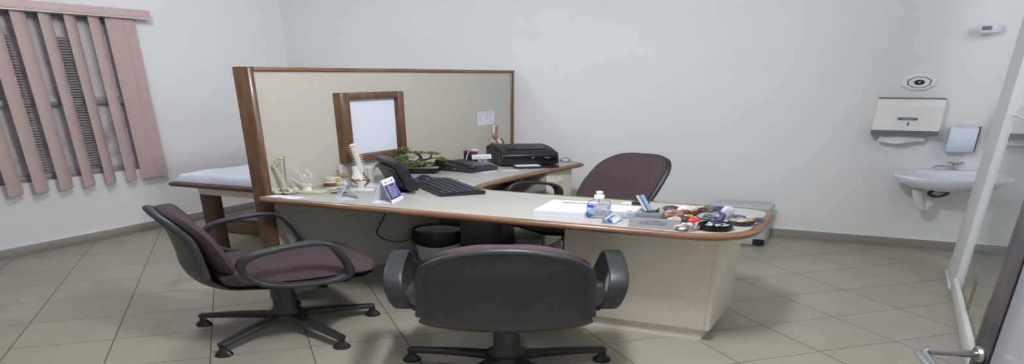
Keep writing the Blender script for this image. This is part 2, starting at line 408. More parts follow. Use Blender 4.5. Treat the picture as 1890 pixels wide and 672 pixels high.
# vertical blind
bl = Thing('vertical_blind', 'pink fabric vertical blind hanging open in front of the window', 'blind', (XL, 2.85, 0))
bl.part('headrail', MB().box(.0, .095, -2.2, 0, 2.005, 2.075, .006), 'blindrail')
bl.part('rail_edge', MB().box(.001, .096, -2.2, .001, 1.998, 2.005, .001), 'whiteplastic', label='thin white lower edge of the rail')
def slat_mb(tw, wd=.089):
    b = MB(); cs = []
    for k in range(7):
        u = k / 6 * 2 - 1; cs.append((u * wd / 2, .006 * (1 - u * u)))
    vs = []; fs = []
    for z in (.54, .545, 1.2, 1.995, 2.0):
        for (a, c) in cs: vs.append((c, a, z))
        for (a, c) in reversed(cs): vs.append((c - .0012, a, z))
    n = 14
    for i in range(4):
        for k in range(n): fs.append((i * n + k, i * n + (k + 1) % n, (i + 1) * n + (k + 1) % n, (i + 1) * n + k))
    fs += [tuple(range(n)), tuple(range(4 * n, 5 * n))]
    return b.add(vs, fs, RZ(tw))
ys = [-.272 - .116 * k for k in range(16)]
for k, y in enumerate(ys):
    s_ = bl.part('blind_slat', slat_mb(23 + random.uniform(-5, 5)).xf(T(.05 + random.uniform(-.004, .004), y, 0)), 'blind')
for k in range(2):
    s_ = bl.part('blind_slat', slat_mb(-2).xf(T(.046 + .006 * k, -.105 - k * .070, 0)), 'blind')
ch = MB(); pts = []
for k in range(len(ys)):
    y = ys[k]
    c = crom([(.07, y + .04, .545), (.075, y, .528), (.07, y - .045, .545)], 5); ch.tube(c, .0016, 6)
bl.part('bottom_chain', ch, 'whiteplastic')
# ---------------------------------------------------------------- ceiling lamps, the last an added one
for i, ((lx, ly), pw) in enumerate(LAMPS):
    t = Thing('ceiling_light', ['bare white ceiling lamp over the middle of the room', 'bare white ceiling lamp over the left chair', 'added unseen lamp that brightens the area beyond the glass screen'][i], 'light', (lx, ly, CEIL))
    t.part('ceiling_rose', MB().lathe([(.06, -.03), (.06, 0)], 24), 'whiteplastic')
    t.part('lamp_holder', MB().lathe([(.02, -.09), (.03, -.03)], 20), 'whiteplastic')
    t.part('bulb', MB().tube(crom([(0, 0, -.09), (.03, 0, -.11), (.03, 0, -.2), (-.03, 0, -.2), (-.03, 0, -.11), (0, 0, -.095)], 4), .012, 10), emis('lit_tube_%d' % i, LAMP_COL + (1,), 3.0))
    L = bpy.data.lights.new('lamp', 'POINT'); L.shadow_soft_size = .12 if i < 2 else .45; L.energy = pw; L.color = LAMP_COL
    lo = bpy.data.objects.new('ceiling_light_lamp', L); COL.objects.link(lo); lo.parent = t.root; lo.location = (0, 0, -.20)
# ================================================================= partition
PT = 1.555
p = Thing('partition', 'tall beige office partition with wood posts standing behind the desk', 'partition', (-1.835, 1.9, 0))
p.part('panel', MB().box(-.014, .014, .032, 1.865, .0, PT - .024), 'panel')
p.part('post', MB().box(-.037, .023, 0, .032, 0, PT - .002, .006), 'woodz')
p.part('post', MB().box(-.022, .022, 1.865, 1.895, 0, PT - .012, .005), 'woodz')
p.part('top_rail', MB().sweep([(0, .03, PT - .016), (0, 1.892, PT - .016)], rrect(-.026, .026, -.014, .014, .01, 4)), 'woodtrim')
# framed white panel on the partition
fr = Thing('framed_panel', 'dark wood frame around a blank white panel, hung on the beige partition', 'frame', (-1.821, 2.31, .89))
FW, FH = .405, .495
q = fr.part('frame', MB().box(0, .036, 0, .052, 0, FH, .004).box(0, .036, FW - .04, FW, 0, FH, .004).box(0, .0362, .05, FW - .038, FH - .05, FH, .004).box(0, .0362, .05, FW - .038, 0, .05, .004), 'woodz')
fr.part('white_panel', MB().box(.001, .014, .05, FW - .038, .048, FH - .048), 'whitepanel')
n_ = Thing('notice', 'small printed white notice taped to the partition above the knee model', 'paper', (-1.8205, 3.40, 1.045))
n_.part('sheet', MB().box(0, .0008, 0, .175, 0, .125), 'paper')
tx = MB(); rnd = random.Random(3)
for r_ in range(8):
    y = .012
    while y < .16:
        l = rnd.uniform(.008, .03)
        if rnd.random() < .75: tx.box(.0008, .0012, y, min(y + l, .165), .018 + r_ * .0125, .0205 + r_ * .0125)
        y += l + rnd.uniform(.004, .014)
tx.box(.0008, .0012, .012, .165, .113, .1145)
n_.part('printed_lines', tx, 'ink')
# ================================================================= desk
DZ = .755; TH = .034
def arc(cx, cy, r, a0, a1, n=8): return [(cx + r * math.cos(R(a0 + (a1 - a0) * k / n)), cy + r * math.sin(R(a0 + (a1 - a0) * k / n))) for k in range(n + 1)]
XW = -1.82
edge = [(-1.80, 1.852), (-1.4, 1.852), (-.9, 1.850)] + arc(-.41, 2.01, .16, -90, 0, 10) + arc(-.35, 2.24, .10, 0, 90, 8) + [(-.75, 2.34), (-1.15, 2.352)]
edge += [(-1.20, 2.356), (-1.245, 2.366), (-1.272, 2.388), (-1.288, 2.43), (-1.295, 2.49), (-1.293, 2.60), (-1.287, 2.74), (-1.278, 2.87)]
edge += [(-1.262, 3.0), (-1.245, 3.15), (-1.228, 3.255), (-1.228, 3.30), (-1.262, 3.335), (-1.33, 3.37), (-1.5, 3.46), (-1.62, 3.56), (-1.72, 3.66), (-1.812, 3.72)]
E3 = [Vector((a, b, DZ - TH / 2)) for a, b in edge]
dt = Thing('desk_worktop', 'large L-shaped white desk worktop with a rounded brown wood edge', 'desk', (-1.05, 2.1, 0))
Fi = dt.F.inverted()
def inset(path, d):
    out = []
    for i, p_ in enumerate(path):
        a = path[max(i - 1, 0)]; b = path[min(i + 1, len(path) - 1)]; t = (b - a).normalized()
        out.append((p_.x - t.y * d, p_.y + t.x * d))
    return out
ins = inset(E3, .016)
poly = [(-1.811, 1.94), (-1.811, ins[0][1])] + ins + [(-1.8205, ins[-1][1]), (-1.8205, 1.94)]
tb = MB().prism(poly, DZ - TH, DZ, 0).xf(Fi); tb.flat = True
dt.part('tabletop', tb, 'top')
rim = inset(E3, .017)
dt.part('wood_edge', MB().sweep([Fi @ Vector((a, b, DZ - TH / 2 + .0005)) for a, b in rim], ell(.017, TH / 2 + .0015, 16)), 'woodtrim')
# pedestal
pd = Thing('pedestal_cabinet', 'beige drawer pedestal carrying the rounded right end of the desk', 'cabinet', (-.6, 2.27, 0))
pd.part('body', MB().box(-.225, .225, -.19, .16, .085, DZ - TH - .001, .001), 'laminate')
pd.part('side_panel', MB().box(.2255, .2405, -.19, .16, .085, DZ - TH - .001, .001), 'laminate')
pd.part('plinth', MB().box(-.21, .215, -.165, .14, 0, .085), 'laminate')
for k in range(3):
    z0 = .09 + k * .21
    d_ = pd.part('drawer', MB().box(-.22, .238, .161, .178, z0, z0 + .205, .002), 'laminate')
    pd.part('handle', MB().tube(crom([(-.05, .178, z0 + .15), (-.045, .198, z0 + .15), (.045, .198, z0 + .15), (.05, .178, z0 + .15)], 5), .004, 8), 'chrome', parent=d_)
# return cabinet
rc = Thing('return_cabinet', 'beige cabinet with white bar handle under the printer end of the desk', 'cabinet', (-1.283, 3.16, 0))
rc.part('body', MB().box(-.53, -.018, -.15, .14, .06, DZ - TH - .001, .001), 'laminate')
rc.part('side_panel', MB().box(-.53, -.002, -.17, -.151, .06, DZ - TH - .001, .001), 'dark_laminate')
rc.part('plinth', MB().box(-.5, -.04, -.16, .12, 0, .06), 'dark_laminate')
d_ = rc.part('door', MB().box(-.017, .0, -.148, .138, .065, DZ - TH - .004, .002), 'laminate')
rc.part('handle', MB().tube(crom([(0, -.115, .645), (.022, -.108, .645), (.022, -.03, .645), (0, -.023, .645)], 5), .004, 8), 'whiteplastic', parent=d_)
# open shelf under the return
sh = Thing('open_shelf', 'open under-desk shelf with white brackets beside the inner desk corner', 'shelf', (-1.350, 2.7, 0))
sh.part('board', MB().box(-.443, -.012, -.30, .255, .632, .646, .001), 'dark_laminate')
sh.part('front_edge', MB().box(-.012, .0, -.30, .255, .626, .650, .003), 'woody')
for y in (.18, .235): sh.part('bracket', MB().box(-.03, -.015, y - .006, y + .006, .6465, DZ - TH - .001, .001), 'whiteplastic')
sp = MB()
for k in range(6): sp.box(-.40, -.06, -.24, .10, .6475 + k * .0022, .6492 + k * .0022, M=T(-1.345, 2.7, 0) @ RZ(random.uniform(-2, 2)))
solo('paper_stack', 'loose white papers lying on the open shelf under the desk', 'papers', sp, 'paper', at=(0, 0, 0))
# desk support wall under the left end is the partition itself; a support leg panel at the back
# ================================================================= chairs
def chair(label, at, rz, base_rot, execu=False, group=None):
    t = Thing('office_chair', label, 'chair', at, rz, group)
    # base
    col = MB().lathe([(.05, .075), (.052, .12), (.036, .15), (.032, .3), (.04, .31), (.042, .355 + (.06 if execu else 0)), (.0, .356 + (.06 if execu else 0))], 20)
    t.part('column', col, 'plastic')
    hub = MB().lathe([(.03, .06), (.055, .065), (.06, .08), (.06, .115), (.045, .125), (.0, .126)], 20)
    t.part('hub', hub, 'plastic')
    for k in range(5):
        M_ = RZ(base_rot + 72 * k)
        pth = crom([(.04, 0, .098), (.15, 0, .09), (.285, 0, .068)], 4)
        lg = MB().sweep([M_ @ v for v in pth], rrect(-.019, .019, -.022, .012, .008, 3), scale=[1.15 - .4 * i / 8 for i in range(9)])
        o = t.part('base_leg', lg, 'plastic')
        t.part('glide', MB().lathe([(.025, .0), (.026, .006), (.020, .02), (.011, .034), (.010, .056), (.0, .057)], 16, M=M_ @ T(.279, 0, 0)), 'blackplastic', parent=o)
    # seat
    up = .07 if execu else 0
    cu = [(-.20, .438), (-.17, .440), (0, .440), (.15, .446), (.22, .440), (.262, .416)]
    cu = [(a, b + up) for a, b in cu]
    wd = [.13, .20, .222, .226, .21, .12] if not execu else [.12, .21, .24, .245, .215, .12]
    t.part('seat', MB().ribbon(cu, wd, .012, -.034, -.036, nst=6, nu=22, pw=5), 'fabric', sharp=80)
    t.part('seat_pan', MB().ribbon([(-.16, .390 + up), (0, .388 + up), (.15, .394 + up), (.255, .398 + up)], [.17, .212, .216, .15], .012, .016, .014, nst=5, nu=16), 'plastic', sharp=60)
    t.part('tilt_mechanism', MB().box(-.07, .07, -.11, .11, .345 + (.05 if execu else 0), .388 + (.05 if execu else 0), .008).tube([(.05, .06, .365), (.2, .07, .36)], .007, 8).blob((.205, .07, .36), (.02, .014, .01), amp=0, sub=2), 'blackplastic')
    if not execu:
        bc = [(-.172, .452), (-.196, .50), (-.216, .58), (-.236, .66), (-.250, .71), (-.262, .75), (-.271, .783), (-.278, .809), (-.283, .829), (-.286, .843)]
        bw = [.14, .180, .193, .194, .188, .173, .150, .119, .080, .03]
        sc_ = [(.10, .378), (-.06, .366), (-.17, .372), (-.235, .412), (-.260, .48), (-.264, .56), (-.272, .65), (-.280, .708), (-.291, .745), (-.299, .775), (-.306, .800), (-.311, .819), (-.314, .833)]
        sw = [.15, .20, .206, .200, .192, .188, .188, .181, .166, .142, .112, .074, .03]
        wrap = .035
    else:
        bc = [(-.180, .50), (-.203, .56), (-.240, .66), (-.280, .76), (-.318, .85), (-.345, .912), (-.360, .938), (-.367, .950)]
        bw = [.15, .185, .198, .193, .178, .136, .085, .03]
        sc_ = [(.04, .425), (-.10, .42), (-.18, .437), (-.207, .50), (-.226, .57), (-.263, .67), (-.303, .77), (-.340, .855), (-.366, .910), (-.378, .932), (-.384, .942)]
        sw = [.13, .17, .175, .178, .185, .194, .190, .174, .132, .082, .03]
        wrap = .045
    if execu: bc, sc_ = [[(a, b if b < .5 else .5 + (b - .5) * .94) for a, b in q] for q in (bc, sc_)]
    else: bc, sc_ = [[(a, b if b < .5 else .5 + (b - .5) * .965) for a, b in q] for q in (bc, sc_)]
    t.part('backrest', MB().ribbon(bc, bw, wrap, .030, .022, nst=5, nu=20, pw=7), 'fabric', sharp=80)
    t.part('back_shell', MB().ribbon(sc_, sw, wrap, .012, .010, nst=5, nu=24, pw=8), 'plastic', sharp=60)
    # raised rim round the shell
    k0 = 4 if not execu else 3; pts = []
    half = [(sw[i] * 1.0, sc_[i]) for i in range(k0, len(sc_))]
    Wm = max(sw)
    for sgn in (-1, 1):
        seq = half if sgn < 0 else half[::-1]
        for (w_, (y_, z_)) in seq: pts.append((sgn * w_, y_ + wrap * (w_ / Wm) ** 2 - .006, z_ + .001))
    pts = [pts[i] for i in range(len(pts))]
    cr = crom(pts, 4)
    t.part('shell_rim', MB().tube(cr, .0135 if not execu else .007, 10, flat=.9), 'plastic')
    # arms
    ax = .240 if not execu else .262; az = 0 if not execu else .045
    for sgn in (-1, 1):
        path = [(.062, .650), (.02, .652), (-.05, .640), (-.118, .616), (-.152, .578), (-.150, .515), (-.115, .455), (-.055, .420), (.03, .408), (.10, .414), (.138, .444), (.134, .500), (.112, .575), (.090, .628)]
        P = crom([(0, a, b + az) for a, b in path + path[:1]], 4)[:-1]
        lean = .12
        P = [Vector((sgn * (ax + (v.z - .40) * lean), v.y, v.z)) for v in P]
        a_ = t.part('armrest', MB().sweep(P, rrect(-.011, .011, -.023, .023, .008, 3), closed=True, up=(sgn, 0, 0)), 'plastic', sharp=50)
        t.part('arm_mount', MB().box(min(sgn * .15, sgn * (ax - .005)), max(sgn * .15, sgn * (ax - .005)), -.06, .04, .392, .410, .005), 'plastic', parent=a_)
    return t
chair('maroon office chair in the foreground seen from behind, its charcoal back shell to the viewer', (-.798, 1.625, 0), 25.7, 90 - 72)
chair('maroon low-back office chair at the left, turned sideways with its back reclined', (-1.585, 1.667, 0), -34.1, 30 + 25.7 + 34.1 + 0)
chair('tall-back maroon office chair on the far side of the desk against the white wall', (-1.020, 2.648, 0), 150.5, -98.5, execu=True)
# ================================================================= examination bed behind the partition
bd = Thing('examination_table', 'wooden examination table with white sheet, half hidden behind the partition', 'bed', (-2.25, 3.0, 0))
bd.part('bed_frame', MB().prism(rrect(-.335, .30, -.84, .80, .03), .664, .694, .01), 'darkwood')
bd.part('apron', MB().box(-.27, .25, -.74, .74, .58, .6635, .002), 'laminate')
for sx_ in (-1, 1):
    for sy_ in (-1, 1):
        bd.part('leg', MB().box(-.028, .028, -.032, .032, 0, .6635, .004, M=T(sx_ * .235 - .015, sy_ * .70, 0)), 'darkwood')
def sheet_mb():
    b = MB(); vs = []; fs = []; nx, ny = 34, 80; rnd = random.Random(2)
    prof = []
    for j in range(ny + 1):
        for i in range(nx + 1):
            u = math.sin((i / nx * 2 - 1) * math.pi / 2) ; v = j / ny * 2 - 1; v = .35 * v + .65 * math.sin(v * math.pi / 2)
            x = -.02 + u * .305; y = v * .80
            e = max(0, 1 - abs(u) ** 14) ** .5 * max(0, 1 - abs(v) ** 60) ** .5
            z = .697 + .070 * e
            n = noise.noise(Vector((x * 9, y * 9, 1))) * .012 + abs(noise.noise(Vector((x * 20 + y * 16, y * 9 - x * 4, 4)))) * .016 - .004
            z += n * (.3 + .7 * e) * (1 if e > .02 else 0)
            x += noise.noise(Vector((y * 18, z * 8, 0))) * .012 * (1 - e) * u
            vs.append((x, y, max(z, .697)))
    N = nx + 1
    for j in range(ny):
        for i in range(nx): a = j * N + i; fs.append((a, a + 1, a + N + 1, a + N))
    o = len(vs)
    vs += [(x, y, .6955) for x, y, z in vs]
    for j in range(ny):
        for i in range(nx): a = o + j * N + i; fs.append((a, a + N, a + N + 1, a + 1))
    for j in range(ny):
        for i in (0, nx): a = j * N + i; fs.append((a, a + N, a + N + o, a + o))
    for i in range(nx):
        for j in (0, ny): a = j * N + i; fs.append((a, a + 1, a + 1 + o, a + o))
    return b.add(vs, fs)
bd.part('mattress', sheet_mb(), 'sheet', label='mattress under a creased white sheet', sharp=60)
st = Thing('step_stool', 'low red-brown wooden step box standing on the floor under the examination table', 'step', (-2.74, 2.88, 0))
st.part('box', MB().box(-.20, .25, -.13, .17, .0, .148, .002), 'woodx')
st.part('step_board', MB().box(-.215, .265, -.145, .18, .149, .166, .004), 'darkwood')
st.part('back_board', MB().box(.225, .262, -.13, .168, .167, .215, .003), 'darkwood')
# ================================================================= things on the back wall
td = Thing('towel_dispenser', 'white paper towel dispenser with grey lower lip on the back wall', 'dispenser', (.047, YB - .001, 1.02))
def wedge(x0, x1, prof, M=None, tx=0):
    # prof (y, z) closed outline extruded along x
    n = len(prof); vs = [(x0, a, b) for a, b in prof] + [(x1, a, b) for a, b in prof]
    fs = [tuple(range(n)), tuple(range(n, 2 * n))[::-1]] + [(i, (i + 1) % n, n + (i + 1) % n, n + i) for i in range(n)]
    return vs, fs
td.part('case', MB().add(*wedge(-.128, .128, [(0, .042), (-.118, .042), (-.100, .240), (-.070, .296), (0, .298)])), 'creamplastic', sharp=20)
td.part('top_strip', MB().box(-.129, .129, -.08, -.0, .2985, .304, .001), 'greyplastic')
td.part('lower_lip', MB().add(*wedge(-.130, .130, [(0, .0), (-.055, -.004), (-.121, .002), (-.120, .0415), (0, .0415)])), 'greyplastic', sharp=25)
td.part('name_plate', MB().box(-.038, .038, -.117, -.110, .128, .148, .001, M=T(0, .0, 0) @ RX(0)), 'greyplastic')
td.part('plate_lettering', MB().box(-.02, .02, -.1178, -.1171, .135, .139), 'whiteplastic')
td.part('level_slot', MB().box(.004, .009, -.1175, -.110, .083, .113, .001), 'ink')
pt_ = MB(); vs = []; fs = []
for j in range(7):
    for i in range(15):
        u = i / 14; v = j / 6
        vs.append((-.098 + .176 * u + .012 * (1 - v), -.075 + .055 * v * -.3 + .006 * math.sin(u * 9), -.005 - v * (.055 + .008 * math.sin(u * 5)) + .006 * math.cos(u * 7) * v))
for j in range(6):
    for i in range(14): a = j * 15 + i; fs.append((a, a + 1, a + 16, a + 15))
o_ = len(vs); vs += [(x, y + .004, z) for x, y, z in vs]; fs += [tuple(i + o_ for i in f) for f in fs]
td.part('paper_towel', MB().add(vs, fs), 'paper')
oc = Thing('wall_socket', 'octagonal cream wall plate with a round dark centre above the towel dispenser', 'socket', (.059, YB - .001, 1.448))
def octo(r, y0, y1, ph=22.5, s=1): return MB().lathe([(r, y0), (r * s, y1)], 8, M=RX(90) @ RZ(ph))
oc.part('plate', MB().lathe([(.072, 0), (.072, .006), (.064, .014), (.05, .016), (.048, .012), (0, .012)], 8, M=RX(90) @ RZ(22.5)), 'creamplastic', sharp=20)
oc.part('groove', MB().lathe([(.049, .0121), (.049, .0135), (.044, .0135), (.044, .0121)], 8, M=RX(90) @ RZ(22.5)), 'greyplastic', sharp=20)
oc.part('insert', MB().lathe([(.043, .0121), (.043, .016), (0, .016)], 8, M=RX(90) @ RZ(22.5)), 'creamplastic', sharp=20)
jm = MB()
for k in range(8): jm.box(.015, .022, -.003, .003, .0162, .02, .001, M=RX(90) @ RZ(45 * k))
jm.lathe([(.019, .0162), (.019, .022), (.012, .024), (.010, .019), (0, .019)], 20, M=RX(90))
oc.part('centre', jm, 'blackplastic')
oc.part('screw', MB().lathe([(.007, .0192), (.006, .023), (0, .024)], 12, M=RX(90)), 'chrome')
# sink
sk = Thing('wash_basin', 'white ceramic wash basin with a tap fixed to the back wall', 'sink', (.266, YB - .001, .72))
def basin():
    b = MB(); vs = []; fs = []; n = 40
    rings = [(1.0, 0), (1.0, -.010), (.98, -.025), (.90, -.058), (.74, -.092), (.52, -.112), (0.001, -.118)]
    inn = [(.99, .004), (.93, .004), (.90, -.004), (.80, -.035), (.55, -.06), (.25, -.068), (.001, -.07)]
    allr = rings[::-1] + inn
    for s_, z in allr:
        for k in range(n):
            a = 2 * math.pi * k / n
            x = math.cos(a) * .222; y = math.sin(a) * .20
            if y > 0: x = math.copysign(abs(math.cos(a)) ** .5 * .222, math.cos(a)); y = .155 * math.sin(a) ** .5 if a < math.pi else y
            vs.append((x * s_ , -.205 + y * (s_ if y < 0 else (s_ if z < -.02 and s_ < .9 else 1)), z))
    for i in range(len(allr) - 1):
        for k in range(n): fs.append((i * n + k, i * n + (k + 1) % n, (i + 1) * n + (k + 1) % n, (i + 1) * n + k))
    return b.add(vs, fs)
sk.part('bowl', basin(), 'ceramic', sharp=50)
sk.part('rear_ledge', MB().box(-.13, .13, -.075, 0, -.035, .012, .008, 3), 'ceramic')
tp = sk.part('tap', MB().lathe([(.017, .012), (.017, .02), (.011, .024), (.011, .05), (.014, .054), (.014, .064), (.008, .07), (.008, .078), (0, .078)], 16, M=T(.009, -.045, 0)).tube(crom([(.009, -.05, .035), (-.03, -.085, .048), (-.065, -.125, .056), (-.078, -.14, .050)], 5), .0085, 10), 'chrome')
hd = MB()
for k in range(4):
    hd.tube([(0, 0, .074), (.034, 0, .077)], [.005, .0055], 8, M=T(.009, -.045, 0) @ RZ(45 + 90 * k)); hd.blob((.036, 0, .077), (.0075, .0075, .0075), amp=0, sub=2, M=T(.009, -.045, 0) @ RZ(45 + 90 * k))
sk.part('tap_handle', hd, 'chrome', parent=tp)
sk.part('drain_fitting', MB().lathe([(.022, -.130), (.022, -.118), (.026, -.117)], 16, M=T(-.10, -.2, 0)), 'steel')
sk.part('waste_pipe', MB().tube(crom([(-.115, -.2, -.128), (-.112, -.2, -.17), (-.092, -.19, -.265), (-.074, -.18, -.30), (-.055, -.16, -.26), (-.05, -.12, -.21), (-.02, -.06, -.195), (.014, -.01, -.192)], 6), [.020] * 26 + [.013] * 17, 12), 'tape', label='waste trap wrapped in white tape')
sk.part('supply_hose', MB().tube(crom([(.0, -.19, -.112), (-.005, -.19, -.16), (-.04, -.19, -.185), (-.068, -.18, -.165), (-.045, -.15, -.140), (.0, -.08, -.150), (.03, -.01, -.150)], 6), .009, 10), 'hose')
sk.part('valve', MB().cyl((.03, -.006, -.150), (.03, -.03, -.150), .013), 'steel')
# soap dispenser
sd = Thing('soap_dispenser', 'bluish white soap dispenser mounted above the right end of the wash basin', 'dispenser', (.275, YB - .001, .885))
def hull_x(prof, x0, x1, b=.008):
    n = len(prof); vs = [(x0, a, c) for a, c in prof] + [(x1, a, c) for a, c in prof]
    fs = [tuple(range(n)), tuple(range(n, 2 * n))[::-1]] + [(i, (i + 1) % n, n + (i + 1) % n, n + i) for i in range(n)]
    bm_ = bmesh.new(); V = [bm_.verts.new(v) for v in vs]; [bm_.faces.new([V[i] for i in f]) for f in fs]
    bmesh.ops.recalc_face_normals(bm_, faces=bm_.faces[:]); bmesh.ops.bevel(bm_, geom=bm_.edges[:], offset=b, segments=3, affect='EDGES'); return MB().bm(bm_)
sd.part('cover', hull_x([(-.014, .004), (-.075, .0), (-.100, .028), (-.088, .185), (-.070, .208), (-.014, .212)], -.057, .047, .004), 'blueplastic', sharp=60)
sd.part('shadow_plate', MB().box(-.040, .060, -.0135, 0, .0, .212, .003), 'greyplastic')  # grey plate past the right edge stands for the shadow there
sd.part('top_lid', hull_x([(-.014, .2125), (-.069, .2085), (-.066, .216), (-.014, .220)], -.020, .045, .002), 'blueplastic')
# alarm sensor
ps = Thing('motion_sensor', 'small white motion sensor high in the right back corner', 'sensor', (.29, YB - .012, 1.83), -25)
ps.part('housing', MB().box(-.036, .036, -.090, -.030, -.016, .050, .014, 3), 'blueplastic')
ps.part('lens', MB().box(-.022, .014, -.093, -.0902, .008, .036, .0005), 'greyplastic')
ps.part('bracket', MB().cyl((.005, -.036, .025), (.02, .006, .03), .007), 'whiteplastic')
# glossy panel and door on the right
gp = Thing('glass_screen', 'clear glass screen with a white top edge, standing at the far right', 'glass screen', (.341, 2.2, 0))
gp.part('pane', MB().box(-.004, .004, -1.1, .81, .012, 1.255), 'screenglass')
gp.part('top_strip', MB().box(-.006, .006, -1.1, .81, 1.2555, 1.268, .002), 'whiteplastic')
gp.part('stain_reflection', MB().box(-.0052, -.0042, .40, .47, .02, .30, .0004), 'stain_reflection')  # brown reflection of floor stains, painted on the pane as strips
gp.part('stain_reflection', MB().box(-.0052, -.0042, .02, .10, .05, .34, .0004), 'stain_reflection')
t2 = Thing('towel_dispenser', 'second white dispenser with grey lower lip, seen through the glass screen', 'dispenser', (.52, YB - .001, 1.02))
t2.part('case', MB().add(*wedge(-.128, .128, [(0, .042), (-.118, .042), (-.100, .240), (-.070, .296), (0, .298)])), 'creamplastic', sharp=20)
t2.part('lower_lip', MB().add(*wedge(-.130, .130, [(0, .0), (-.055, -.004), (-.121, .002), (-.120, .0415), (0, .0415)])), 'greyplastic', sharp=25)
t2.part('paper_towel', MB().box(-.11, .11, -.072, -.066, -.06, -.005, .001), 'paper')
dr = Thing('door_1', kind='structure', at=(.150, .975, 0), rz=13)
dr.part('door_leaf', MB().box(.0, .036, -.70, 0, .01, 2.05, .003), 'door')
dr.part('door_edge', MB().box(-.001, .037, .0005, .016, .01, 2.05, .001), 'dooredge')
dr.part('edge_rail', MB().box(-.0025, -.0005, -.035, .0, .01, 2.05, .0005), 'dooredge')
hm = MB().tube(crom([(0, -.012, .880), (-.055, -.012, .880), (-.066, -.018, .880), (-.070, -.035, .880), (-.066, -.12, .877)], 6), .008, 12)
hm.lathe([(.018, 0), (.018, .005), (.014, .008), (0, .008)], 24, M=T(0, -.012, .880) @ RY(-90))
dr.part('door_handle', hm, 'steel')
# ================================================================= under the desk
wb = Thing('waste_bin', 'cream waste bin lined with a black bag under the desk', 'bin', (-1.665, 2.73, 0))
wb.part('bucket', MB().lathe([(.0, .0), (.085, .0), (.092, .01), (.104, .255), (.100, .255), (.088, .015), (0, .015)], 32), 'creamplastic')
bg = MB(); vs = []; fs = []; n = 48
pr = [(.001, .10), (.088, .10), (.094, .13), (.104, .262), (.111, .268), (.116, .25), (.113, .205), (.115, .165), (.110, .15)]
for j, (r_, z) in enumerate(pr):
    for k in range(n):
        a = 2 * math.pi * k / n; w_ = noise.noise(Vector((math.cos(a) * 3, math.sin(a) * 3, j * .8))) * .006 * (j > 3)
        vs.append(((r_ + w_) * math.cos(a), (r_ + w_) * math.sin(a), z + w_ * 1.6 + (.012 * math.sin(a * 2 + 1) if j == 8 else 0)))
for j in range(len(pr) - 1):
    for k in range(n): fs.append((j * n + k, j * n + (k + 1) % n, (j + 1) * n + (k + 1) % n, (j + 1) * n + k))
wb.part('bin_bag', bg.add(vs, fs), 'bag', sharp=80)
pc = Thing('computer_tower', 'black computer tower on the floor under the desk', 'computer', (-1.455, 2.80, 0), 14)
pc.part('case', MB().box(-.085, .085, -.15, .12, .012, .43, .004), 'blackplastic')
pc.part('front_panel', MB().box(-.083, .083, -.164, -.1505, .014, .428, .005), 'blackplastic')
for z in (.155, .175): pc.part('port', MB().lathe([(.005, 0), (.005, .002), (0, .002)], 12, M=T(.055, -.1645, z) @ RX(90)), 'steel')
pc.part('foot', MB().box(-.08, .08, -.13, .1, 0, .0115), 'blackplastic')
cb_ = Thing('power_unit', 'grey power stabiliser box beside the computer tower', 'box', (-1.275, 2.80, 0), 15)
cb_.part('case', MB().box(-.05, .05, -.10, .06, .004, .19, .004), 'greyplastic')
cb_.part('socket_plate', MB().box(.0505, .053, -.08, .04, .10, .17, .001), 'silver')
solo('power_cable', 'black cable looping out of the grey box on the floor under the desk', 'cable',
     MB().tube(crom([(-1.208, 2.80, .13), (-1.18, 2.80, .10), (-1.15, 2.86, .06), (-1.13, 2.92, .10), (-1.16, 2.97, .15), (-1.21, 2.98, .16)], 8), .004, 8), 'blackplastic')
cm = MB().tube(crom([(-1.812, 2.50, .70), (-1.812, 2.44, .62), (-1.812, 2.56, .45), (-1.812, 2.49, .28), (-1.812, 2.62, .16), (-1.812, 2.75, .14)], 6), .0028, 8)
solo('hanging_cable', 'thin black cable hanging down the partition under the desk', 'cable', cm, 'blackplastic')
sbn = Thing('pedal_bin', 'light grey plastic bin on the floor by the back wall, behind the desk end', 'bin', (-.535, 3.66, 0))
sbn.part('body', MB().prism(rrect(-.16, .11, -.10, .10, .04), .015, .33, .006), 'lightgrey')
sbn.part('lid', MB().prism(rrect(-.165, .115, -.105, .105, .045), .331, .372, .012), 'lightgrey')
sbn.part('pedal_recess', MB().box(.06, .112, -.102, -.0985, .02, .075, .002), 'blackplastic')
sbn.part('base', MB().prism(rrect(-.15, .10, -.09, .09, .03), 0, .0145), 'greyplastic')
# ================================================================= things on the desk
Z = DZ + .0006
C = 25.7       # many small things face the entrance
def vertebra(b, c, r, h, M=None, tilt=0, proc=1.0, back=(0, 1)):
    X = T(*c) @ RX(tilt)
    if M is not None: X = M @ X
    b.lathe([(r * .86, -h / 2), (r, -h * .4), (r * .82, 0), (r, h * .4), (r * .86, h / 2)], 14, M=X, sy=.8)
    b.tube([(-r * 1.9 * proc, r * .5, 0), (-r * .6, r * .45, h * .1), (r * .6, r * .45, h * .1), (r * 1.9 * proc, r * .5, 0)], [r * .13, r * .3, r * .3, r * .13], 6, M=X)
    b.tube([(0, r * .5, 0), (0, r * 1.7 * proc, -h * .5)], [r * .3, r * .12], 6, M=X)
